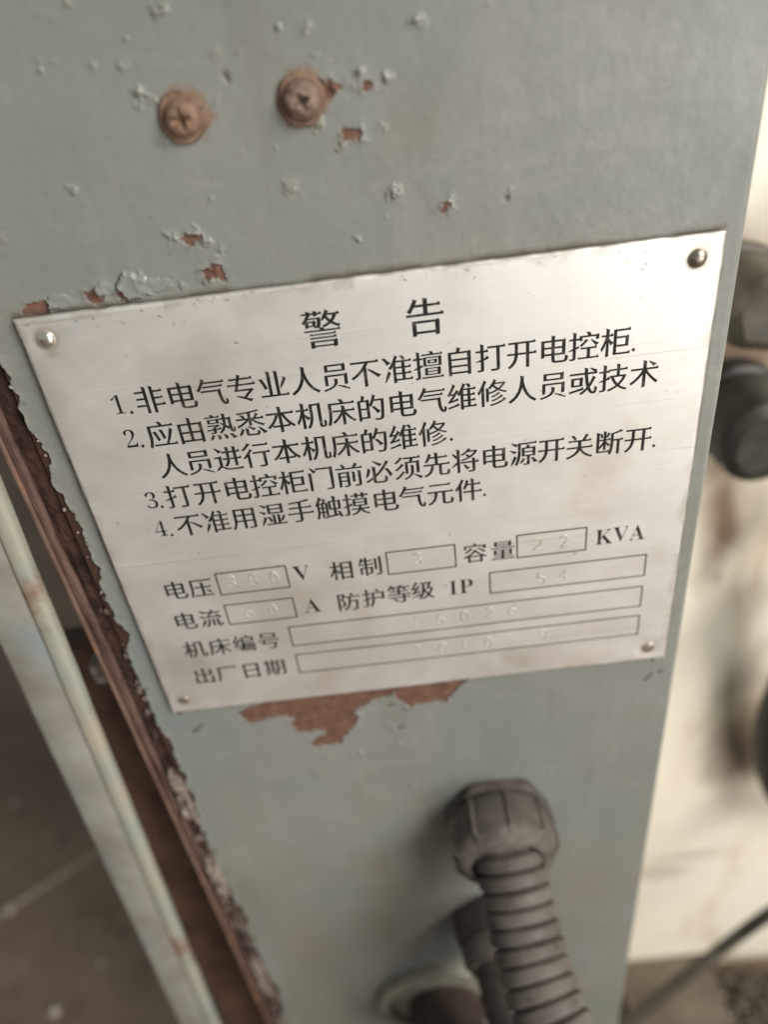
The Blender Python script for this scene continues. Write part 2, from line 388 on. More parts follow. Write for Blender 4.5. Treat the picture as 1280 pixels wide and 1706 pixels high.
BLOBS = [(265,12,15,.5,.35),(210,64,5,.4,0),(78,120,10,.5,0),(88,105,5,.4,0),(145,135,7,.25,.2),(238,163,17,.6,.4),(262,166,7,.6,.6),(365,168,9,.5,0),(270,233,9,.35,.1),
 (119,313,10,.55,0),(352,330,6,.35,0),(485,316,16,.4,.5),(515,48,14,.55,.3),(524,86,7,.6,0),(464,47,7,.35,0),(597,119,9,.55,.1),(592,140,9,.5,.3),(635,211,8,.45,0),
 (460,246,7,.4,0),(374,420,12,.7,0),(595,396,7,.45,0),(525,207,14,.5,.7),(556,145,8,.6,.3),(565,243,10,.5,.5),(605,232,8,.4,0),(697,36,14,.6,0),(645,127,10,.55,.1),(655,322,14,.6,0),
 (850,315,5,.3,0),(646,360,7,.5,.1),(742,342,10,.5,.2),(810,7,6,.3,0),(290,395,14,.6,0),(340,400,12,.5,.1),(322,388,12,.4,.1),(360,440,16,.45,.1),(345,470,10,.4,.1),(230,475,26,.2,0),(290,470,24,.25,0),(175,490,22,.25,.1),(310,478,10,.6,0),(110,500,14,.3,0),
 (400,255,7,.3,.1),(150,110,9,.25,.1),(360,92,12,.2,.3),(398,85,7,.2,.2),(60,100,6,.2,0),(8,395,9,.4,.3),(45,318,3,.5,0),(205,108,10,.3,.3),(74,16,14,.2,.4),(112,2,6,.5,.9),
 (650,1210,12,.4,.1),(680,1180,10,.4,0),(665,1240,14,.35,.15),(560,1262,14,.4,.3),(590,1255,12,.4,.2),(530,1285,18,.3,.25),(620,1330,30,.2,.2),(575,1440,24,.2,.15),(690,1300,26,.2,.25),(820,1215,12,.25,0),(500,1480,40,.15,.1),(640,1520,35,.18,.15),(580,1580,30,.2,.1),(900,1290,22,.2,.1),(1090,1100,14,.7,.1)]
for i, bl in enumerate(BLOBS): blob(*bl, seed=i)
# rust haloes round the two screws
SCREWS = [(305, 196), (503, 166)]
for k, (u, v) in enumerate(SCREWS):
    c = at(u, v) * 1000; q = np.hypot(X - c[0] - (0.4 if k == 0 else 0.1), Z - c[2] - 0.35) + (fbm(X * .9, Z * .9, 77 + k, 4, .6) - 0.5) * 3.4
    A['rust'] = np.maximum(A['rust'], np.clip((4.35 - q) / 1.1, 0, 1) * 0.85)
# dirt along the plate's edges, with its contact shadow painted in
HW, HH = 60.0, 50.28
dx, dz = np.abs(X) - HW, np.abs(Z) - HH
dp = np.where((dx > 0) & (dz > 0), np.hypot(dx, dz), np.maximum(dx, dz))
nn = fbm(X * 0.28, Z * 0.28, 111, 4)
A['dirt_shade'] = np.maximum(A['dirt_shade'], np.clip(1.15 - dp / (0.35 + 1.2 * nn), 0, 1) * np.where(Z > 0, 0.85, 0.8) * (dp > -1) * np.clip(nn * 2.2 - 0.2, 0.2, 1))
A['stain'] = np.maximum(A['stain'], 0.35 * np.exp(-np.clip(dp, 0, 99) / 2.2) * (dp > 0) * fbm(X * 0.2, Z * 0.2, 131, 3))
# small dark nicks
for (u0, v0, u1, v1) in [(1074,1134,1086,1122),(1098,1120,1104,1116),(1121,1160,1124,1140),(297,1190,305,1178),(322,1220,336,1208),(381,1178,390,1172),(648,1176,656,1172),(665,1212,672,1210),(772,1136,776,1132),(845,330,847,328),(375,125,380,135)]:
    a, b = at(u0, v0) * 1000, at(u1, v1) * 1000
    ex, ez = b[0] - a[0], b[2] - a[2]; t = np.clip(((X - a[0]) * ex + (Z - a[2]) * ez) / (ex * ex + ez * ez), 0, 1)
    d = np.hypot(X - a[0] - t * ex, Z - a[2] - t * ez)
    kf = np.clip(1.25 - d / (0.38 + 0.25 * (1 - t)), 0, 1); A['dirt_shade'] = np.maximum(A['dirt_shade'], kf); H -= 0.2 * kf
# paint that has flaked away along the left edge
tn = (fbm(Z * 0.13, Z * 0 + 3.1, 151, 5, 0.55) - 0.5) * 5.6 + 0.3 + np.clip(-(Z - 60) / 340, 0, 1) * 0.7
de = X - (-65.6 + np.clip(tn, -0.2, 9)) + (fbm(X * 0.5, Z * 0.35, 161, 2) - 0.5) * 1.6
gone = np.clip(0.5 - de / 0.2, 0, 1)
lipn = fbm(X * 0.7, Z * 0.7, 171, 2)
H = H * (1 - gone) - 0.4 * gone + np.where(de > 0, np.exp(-de / 0.7) * lipn * 0.5, 0) * (1 - gone)
A['bare'] = np.maximum(A['bare'], gone)
A['stain'] = np.maximum(A['stain'], np.exp(-np.clip(de, 0, 9) / 1.6) * 0.35 * fbm(X * 0.4, Z * 0.4, 181, 3))
H *= flat
XX = X / 1000; ZZ = Z / 1000; YY = (Y0 - H) / 1000
nr, nc = X.shape
co = np.stack([XX, YY, ZZ], -1).reshape(-1, 3).astype(np.float32)
idx = np.arange(nr * nc).reshape(nr, nc)
quads = np.stack([idx[:-1, :-1], idx[1:, :-1], idx[1:, 1:], idx[:-1, 1:]], -1).reshape(-1, 4)
me = bpy.data.meshes.new('front_panel')
me.vertices.add(len(co)); me.vertices.foreach_set('co', co.ravel())
me.loops.add(quads.size); me.loops.foreach_set('vertex_index', quads.ravel().astype(np.int32))
me.polygons.add(len(quads)); me.polygons.foreach_set('loop_start', np.arange(0, quads.size, 4, dtype=np.int32))
me.update(calc_edges=True)
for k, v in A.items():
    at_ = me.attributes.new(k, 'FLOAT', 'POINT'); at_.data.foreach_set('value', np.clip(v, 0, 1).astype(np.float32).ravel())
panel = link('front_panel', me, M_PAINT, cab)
# cabinet body above, below and behind the panel
box('body', (-0.0655, 0.0025, FZ + 0.002), (0.0632, 0.0975, 0.30), M_PAINT, cab, 0.001)
box('upper_front', (-0.0655, -0.0001, 0.1012), (0.064, 0.0024, 0.30), M_PAINT, cab, 0.0004)
box('plinth', (-0.0655, -0.0001, FZ + 0.002), (0.064, 0.0024, -0.3002), M_PAINT, cab, 0.0004)

# flaked paint curling off the left edge, and the crud packed in the joint
rs = random.Random(8)
def shard(bm, p, size, out, rnd):
    n = rnd.randint(5, 7); ph = rnd.uniform(0, 6.28); cx = rnd.uniform(-1, 1); vs = []
    tilt = Matrix.Rotation(rnd.uniform(-0.9, 0.9), 3, 'Z') @ Matrix.Rotation(rnd.uniform(-0.7, 0.7), 3, 'X')
    cen = bm.verts.new(Vector(p) + Vector((0, -out, 0)))
    for k in range(n):
        t = ph + 6.283 * k / n; r = size * rnd.uniform(0.55, 1.25)
        q = Vector((math.cos(t) * r * 0.8, -0.25 * size * (math.cos(t) * cx) ** 2, math.sin(t) * r))
        vs.append(bm.verts.new(Vector(p) + tilt @ q + Vector((0, -out, 0))))
    for k in range(n): bm.faces.new((cen, vs[k], vs[(k + 1) % n]))
bm = bmesh.new()
for i in range(70):
    z = rs.uniform(-0.29, 0.045); 
    if rs.random() < 0.35: z = rs.choice([-0.010, -0.036, -0.041, -0.128, -0.135, -0.148, 0.005]) + rs.gauss(0, 0.005)
    x = -0.0651 + abs(rs.gauss(0, 0.0006)) - rs.random() * 0.0007
    shard(bm, (x, 0, z), rs.uniform(0.00014, 0.00048), rs.uniform(0.0001, 0.0006), rs)
fl = from_bm('flaking_paint_edge', bm, M_FLAKE, cab, False)
fl['kind'] = 'stuff'
bm = bmesh.new()
for i in range(170):
    z = rs.choice([-0.13, -0.15, -0.18, -0.04, -0.2]) + rs.gauss(0, 0.012); x = -0.0652 - abs(rs.gauss(0, 0.0016))
    r = rs.uniform(0.0003, 0.0011)
    bmesh.ops.create_icosphere(bm, subdivisions=2, radius=r, matrix=Matrix.Translation((x, rs.uniform(0.0004, 0.0022), z)) @ Matrix.Diagonal((rs.uniform(.6, 1.2), .7, rs.uniform(.7, 1.6), 1)))
crud = from_bm('packed_crud', bm, simple('dark_crud', (0.06, 0.042, 0.034), (0.19, 0.15, 0.125), 130, (0.8, 0.95), 0.6, 0.0005, c3=(0.03, 0.018, 0.013), s3=110, amt=0.8), cab, True)
crud['kind'] = 'stuff'

# red-primed hinge strip beside the panel, recessed channel behind it
def wavy_strip(name, x0, x1, y0, y1, z0, z1, mat, parent, amp, seed, n=160):
    bm = bmesh.new(); R2 = random.Random(seed); rings = []; w0 = w1 = 0
    for i in range(n + 1):
        z = z0 + (z1 - z0) * i / n; w0 = w0 * 0.8 + R2.uniform(-amp, amp); w1 = w1 * 0.8 + R2.uniform(-amp, amp); b = 0.0006
        prof = [(x0 + w0, y1), (x0 + w0, y0 + b), (x0 + w0 + b, y0), (x1 + w1 - b, y0), (x1 + w1, y0 + b), (x1 + w1, y1)]
        rings.append([bm.verts.new((px, py, z)) for px, py in prof])
    for a, b in zip(rings, rings[1:]):
        for k in range(6): bm.faces.new((a[k], b[k], b[(k + 1) % 6], a[(k + 1) % 6]))
    bm.faces.new(rings[0]); bm.faces.new(list(reversed(rings[-1])))
    bmesh.ops.recalc_face_normals(bm, faces=bm.faces[:])
    return from_bm(name, bm, mat, parent, True, 40)
wavy_strip('hinge_strip', -0.0719, -0.0699, 0.0006, 0.0030, -0.484, 0.15, M_PRIMER, cab, 0.0003, 3)
wavy_strip('strip_lip', -0.0727, -0.0718, -0.0002, 0.0030, -0.484, 0.15, simple('pale_red_primer', (0.100, 0.056, 0.043), (0.165, 0.098, 0.077), 60, (0.5, 0.7), 0.3, 0.0003, c3=(0.33, 0.17, 0.075), s3=50), cab, 0.00005, 5)
box('rear_channel', (-0.1000, 0.020, -0.484), (-0.0657, 0.030, -0.046), M_RUSTY, cab, 0.001)
box('gap_shade_sheet', (-0.1100, 0.075, -0.0455), (-0.0657, 0.080, 0.15), M_BLACK, cab, 0.001)  # black sheet standing in for the shade in the open gap
gxx = np.arange(-70.4, -64.4, 0.2); gzz = np.arange(100, -300, -0.25); JX, JZ = np.meshgrid(gxx, gzz)
low = np.clip((-JZ - 5) / 100, 0.16, 1)
jh = np.clip(fbm(JX * 0.22, JZ * 0.14, 501, 5, 0.6) - 0.40, 0, 1) * 8.0 * low + fbm(JX * 0.8, JZ * 0.8, 511, 5, 0.65) * 1.1 * (0.5 + low)
jh = jh * np.clip((JX + 70.4) / 1.6, 0, 1) - np.clip(JX + 65.6, 0, 1) * 3.0
co = np.stack([JX, 1.9 - jh, JZ], -1).reshape(-1, 3) / 1000
nr, nc = JX.shape; idx = np.arange(nr * nc).reshape(nr, nc)
q4 = np.stack([idx[:-1, :-1], idx[1:, :-1], idx[1:, 1:], idx[:-1, 1:]], -1).reshape(-1, 4)
mj = bpy.data.meshes.new('joint_crust'); mj.from_pydata(co.tolist(), [], q4.tolist())
aj = mj.attributes.new('dust', 'FLOAT', 'POINT'); aj.data.foreach_set('value', (np.clip((jh - 0.95) / 0.9, 0, 1) * np.clip(low * 1.5, 0.3, 1)).astype(np.float32).ravel())
kj = NT('rust_and_dust_crust')
cj_ = kj.mix(kj.ramp(kj.noise(130, 5, 0.65), 0.3, 0.7), (0.016, 0.009, 0.007), (0.070, 0.036, 0.027))
cj_ = kj.mix(kj.mul(kj.attr('dust'), kj.ramp(kj.noise(420, 4, 0.65), 0.3, 0.65, 0.2, 1.0)), cj_, (0.30, 0.25, 0.21))
kj.bump(kj.noise(900, 4, 0.6), 0.7, 0.0005)
link('joint_crust', mj, kj.set(cj_, 0.9, 0.0, 0.2), cab)

# ------------------------------------------------------------------ door frame bar on the left
bar = thing('frame_bar', (-0.1005, 0.0, FZ), 'upright pale grey green steel bar with chipped paint beside the dark gap', 'metal bar')
def lean_x(z): return -0.0765 - (0.0 - z) * 0.0595      # right-hand edge of the bar's face
def bar_part(name, o0, o1, y0, y1, mat, seed):
    bm = bmesh.new(); R2 = random.Random(seed); rings = []; n = 120; w0 = w1 = 0
    for i in range(n + 1):
        z = FZ + (0.09 - FZ) * i / n; xr = lean_x(z); w0 = w0 * .7 + R2.uniform(-1, 1) * .00008; w1 = w1 * .7 + R2.uniform(-1, 1) * .00008; b = 0.0012
        prof = [(xr + o0 + w0, y1), (xr + o0 + w0, y0 + b), (xr + o0 + w0 + b * .3, y0 + b * .3), (xr + o0 + b + w0, y0), (xr + o1 + w1 - b, y0), (xr + o1 + w1 - b * .3, y0 + b * .3), (xr + o1 + w1, y0 + b), (xr + o1 + w1, y1)]
        rings.append([bm.verts.new((px, py, z)) for px, py in prof])
    m = 8
    for a, b in zip(rings, rings[1:]):
        for k in range(m): bm.faces.new((a[k], b[k], b[(k + 1) % m], a[(k + 1) % m]))
    bm.faces.new(rings[0]); bm.faces.new(list(reversed(rings[-1])))
    bmesh.ops.recalc_face_normals(bm, faces=bm.faces[:])
    return from_bm(name, bm, mat, bar, True, 60)
bar_part('flat', -0.0152, -0.0039, 0.0, 0.0040, M_BAR, 2)
bar_part('edge_lip', -0.0052, -0.0008, -0.0005, 0.0022, M_BARLIP, 3)
lug = box('hinge_lug', (-0.0800, 0.006, -0.046), (-0.0729, 0.012, -0.039), M_DUST, cab, 0.0015, 3)

# ------------------------------------------------------------------ screws (parts of the cabinet)
def screw(u, v, dark):
    c = at(u, v); 
    w = lathe('screw', [(0.0001, 0.0), (0.0035, 0.0), (0.00362, 0.0004), (0.0034, 0.0008), (0.0024, 0.0009)], (c[0], 0.0001, c[2]), M_RUSTSCREW, cab, n=40,
              wob=lambda t, h: 1 + 0.03 * math.sin(3 * t + 1) + 0.02 * math.sin(7 * t))
    # pan head with a worn cross recess
    bm = bmesh.new(); n = 60; m = 26; Rm = 0.00265 if not dark else 0.0029; rows = []
    rd = random.Random(int(u))
    a0 = 0.35 if dark else 0.15
    for j in range(m + 1):
        r = Rm * j / m; ring = []
        for k in range(n):
            t = 2 * math.pi * k / n
            x, z = r * math.cos(t), r * math.sin(t)
            h = 0.0009 + 0.0016 * (max(0.0, 1 - (r / Rm) ** 3.2)) ** 0.6
            xr = x * math.cos(a0) + z * math.sin(a0); zr = -x * math.sin(a0) + z * math.cos(a0)
            slot = 0.0
            for p, q in ((xr, zr), (zr, xr)):
                wv = 0.00034 + 0.00018 * math.sin(p * 2600 + u)
                slot = max(slot, min(1, max(0, (wv - abs(q)) / 0.00025)) * min(1, max(0, (0.0015 - abs(p)) / 0.0006)))
            pit = max(0, 1 - r / 0.0009)
            h -= 0.0007 * slot + 0.0007 * pit
            h += 0.00012 * math.sin(x * 2300 + u) * math.sin(z * 2700 + 2 * u)
            ring.append(bm.verts.new((c[0] + x * (1 + 0.02 * math.sin(2 * t)), -h, c[2] + z)))
        rows.append(ring)
    for a, b in zip(rows, rows[1:]):
        for k in range(n):
            try: bm.faces.new((a[k], b[k], b[(k + 1) % n], a[(k + 1) % n]))
            except ValueError: pass
    bmesh.ops.remove_doubles(bm, verts=bm.verts[:], dist=1e-7); bmesh.ops.recalc_face_normals(bm, faces=bm.faces[:])
    mat = M_RUSTSCREW if not dark else simple('dark_rusted_screw_metal', (0.130, 0.080, 0.060), (0.215, 0.150, 0.118), 380, (0.45, 0.7), 0.6, 0.0003, c3=(0.075, 0.06, 0.05), s3=230, amt=0.8)
    h = from_bm('head', bm, mat, None, True, 80)
    h.parent = w
    if not dark: w['label'] = 'screw with orange rust all over its head'
    else: w['label'] = 'screw with a dark lower rim beside a peeled paint patch'
for (u, v), dk in zip(SCREWS, (False, True)): screw(u, v, dk)

# ------------------------------------------------------------------ warning plate
PY0, PY1 = -0.00155, -0.00055            # front and back faces
plate = thing('warning_plate', (0, PY1, -0.05028), 'brushed aluminium warning plate with black Chinese lettering riveted on the grey cabinet', 'sign')
gx = np.linspace(-60, 60, 361); gz = np.linspace(50.28, -50.28, 301)
GX, GZ = np.meshgrid(gx, gz)
def edge_wear(s, seed): return (fbm(s * 0.35, s * 0 + 1.7, seed, 4) - 0.5)
PX = GX + np.where(np.abs(GX) > 59.9, edge_wear(GZ, 7) * 0.35, 0); PZ = GZ + np.where(np.abs(GZ) > 50.2, edge_wear(GX, 8) * 0.42, 0)
RIV = [(-55.7, 46.4), (55.7, 46.3), (55.8, -46.2), (-56.2, -46.1)]
h = (fbm(GX * 0.03, GZ * 0.03, 3, 3) - 0.5) * 0.30
grime_shade = np.zeros(GX.shape); dark = np.zeros(GX.shape)
for k, (rx, rz) in enumerate(RIV):
    q = np.hypot(GX - rx, GZ - rz)
    h -= np.exp(-((q - 2.0) / 1.1) ** 2) * (0.07 if k < 2 else 0.12)
    grime_shade = np.maximum(grime_shade, np.exp(-((q - 1.7) / 0.55) ** 2) * (0.55 if k < 2 else 0.35))
    if k < 2: grime_shade = np.maximum(grime_shade, np.exp(-(((GX - rx) / 1.4) ** 2 + ((GZ - rz + 2.6) / 1.0) ** 2)) * (0.5 if k == 0 else 0.1))
ed = np.minimum(60 - np.abs(GX), 50.28 - np.abs(GZ))
gn = fbm(GX * 0.25, GZ * 0.25, 55, 4)
grime_shade = np.maximum(grime_shade, np.clip(1 - ed / (0.15 + 2.6 * np.clip(gn - 0.42, 0, 1) * 3), 0, 1) * 0.42)
grime_shade = np.maximum(grime_shade, 0.28 * np.clip((fbm(GX * 0.06 + 3, GZ * 0.06, 65, 4) - 0.46) * 4, 0, 1) * np.clip((10 - GX) / 60, 0, 1))
grime_shade = np.maximum(grime_shade, 0.35 * np.exp(-(((GX - 22) / 9) ** 2 + ((GZ + 45.5) / 6) ** 2)) * fbm(GX * 0.3, GZ * 0.3, 75, 3) * 1.5)
rk = np.random.RandomState(5)
for _ in range(70):
    if rk.rand() < 0.55: sx, sz = rk.uniform(-58, 59), 50.28 - abs(rk.normal(0, 1.1)) - 0.3
    else: sx, sz = rk.uniform(-58, 59), rk.uniform(-49, 49)
    ra, rb = rk.uniform(0.12, 0.32), rk.uniform(0.10, 0.22)
    dark = np.maximum(dark, np.clip(1.4 - np.hypot((GX - sx) / ra, (GZ - sz) / rb), 0, 1) * rk.uniform(0.25, 0.9))
for (u, v) in [(1172, 384), (1168, 388), (590, 460), (846, 417), (850, 415), (1077, 440), (393, 571), (958, 922)]:
    p = at(u, v, PY0) * 1000; dark = np.maximum(dark, np.clip(1.4 - np.hypot((GX - p[0]) / 0.35, (GZ - p[2]) / 0.22), 0, 1) * 0.8)
edge = np.maximum(0, 0.35 - ed) / 0.35
PYm = PY0 * 1000 - h * (ed > 0.2) + 0.25 * edge ** 2
co = np.stack([PX, PYm, PZ], -1).reshape(-1, 3) / 1000
nr, nc = GX.shape; idx = np.arange(nr * nc).reshape(nr, nc)
quads = np.stack([idx[:-1, :-1], idx[1:, :-1], idx[1:, 1:], idx[:-1, 1:]], -1).reshape(-1, 4)
# sides
loop = np.concatenate([idx[0, :-1], idx[:-1, -1], idx[-1, :0:-1], idx[:0:-1, 0]])
back = co[loop].copy(); back[:, 1] = PY1
n0 = len(co); bi = n0 + np.arange(len(loop))
side = np.stack([loop, np.roll(loop, -1), np.roll(bi, -1), bi], -1)
me = bpy.data.meshes.new('plate_sheet')
me.from_pydata(np.concatenate([co, back]).tolist(), [], quads.tolist() + side.tolist() + [bi[::-1].tolist()])
for k, v in (('grime_shade', grime_shade), ('dark', dark)):
    a_ = me.attributes.new(k, 'FLOAT', 'POINT'); a_.data.foreach_set('value', np.concatenate([v.ravel(), np.zeros(len(loop))]).astype(np.float32))
link('plate_sheet', me, M_PLATE, plate)
me.set_sharp_from_angle(angle=math.radians(35))
from_grid = (gx, gz, h)
def plate_y(x, z):                          # front surface height at a point of the plate (mm in, metres out)
    j = int(np.clip((x + 60) / 120 * 360, 0, 360)); i = int(np.clip((50.28 - z) / 100.56 * 300, 0, 300))
    return (PY0 * 1000 - h[i, j]) / 1000

# rivets
def rivet(k, R0, H0, mat):
    rx, rz = RIV[k][0] / 1000, RIV[k][1] / 1000; y = plate_y(*RIV[k]) + 0.0001
    prof = [(R0 * math.cos(t), H0 * math.sin(t)) for t in np.linspace(0, math.pi / 2 - 0.06, 14)]
    return lathe('rivet', [(R0 * 0.98, -0.0004)] + prof, (rx, y, rz), mat, plate, n=40, wob=lambda t, h: 1 + 0.03 * math.sin(2 * t + k) + 0.015 * math.sin(5 * t), angle=70)
rivet(0, 0.00155, 0.00095, M_RIVET)['label'] = 'bright domed rivet at the upper left corner'
rivet(1, 0.00165, 0.0011, M_RIVETD)['label'] = 'dark steel rivet with a bright glint at the upper right corner'
M_RIVETF = simple('flat_rivet_metal', (0.33, 0.29, 0.235), (0.45, 0.40, 0.33), 500, (0.35, 0.5), 0.3, 0.0002, metal=0.8)
rivet(2, 0.00150, 0.00035, M_RIVETF)
rivet(3, 0.00130, 0.00035, M_RIVETF)

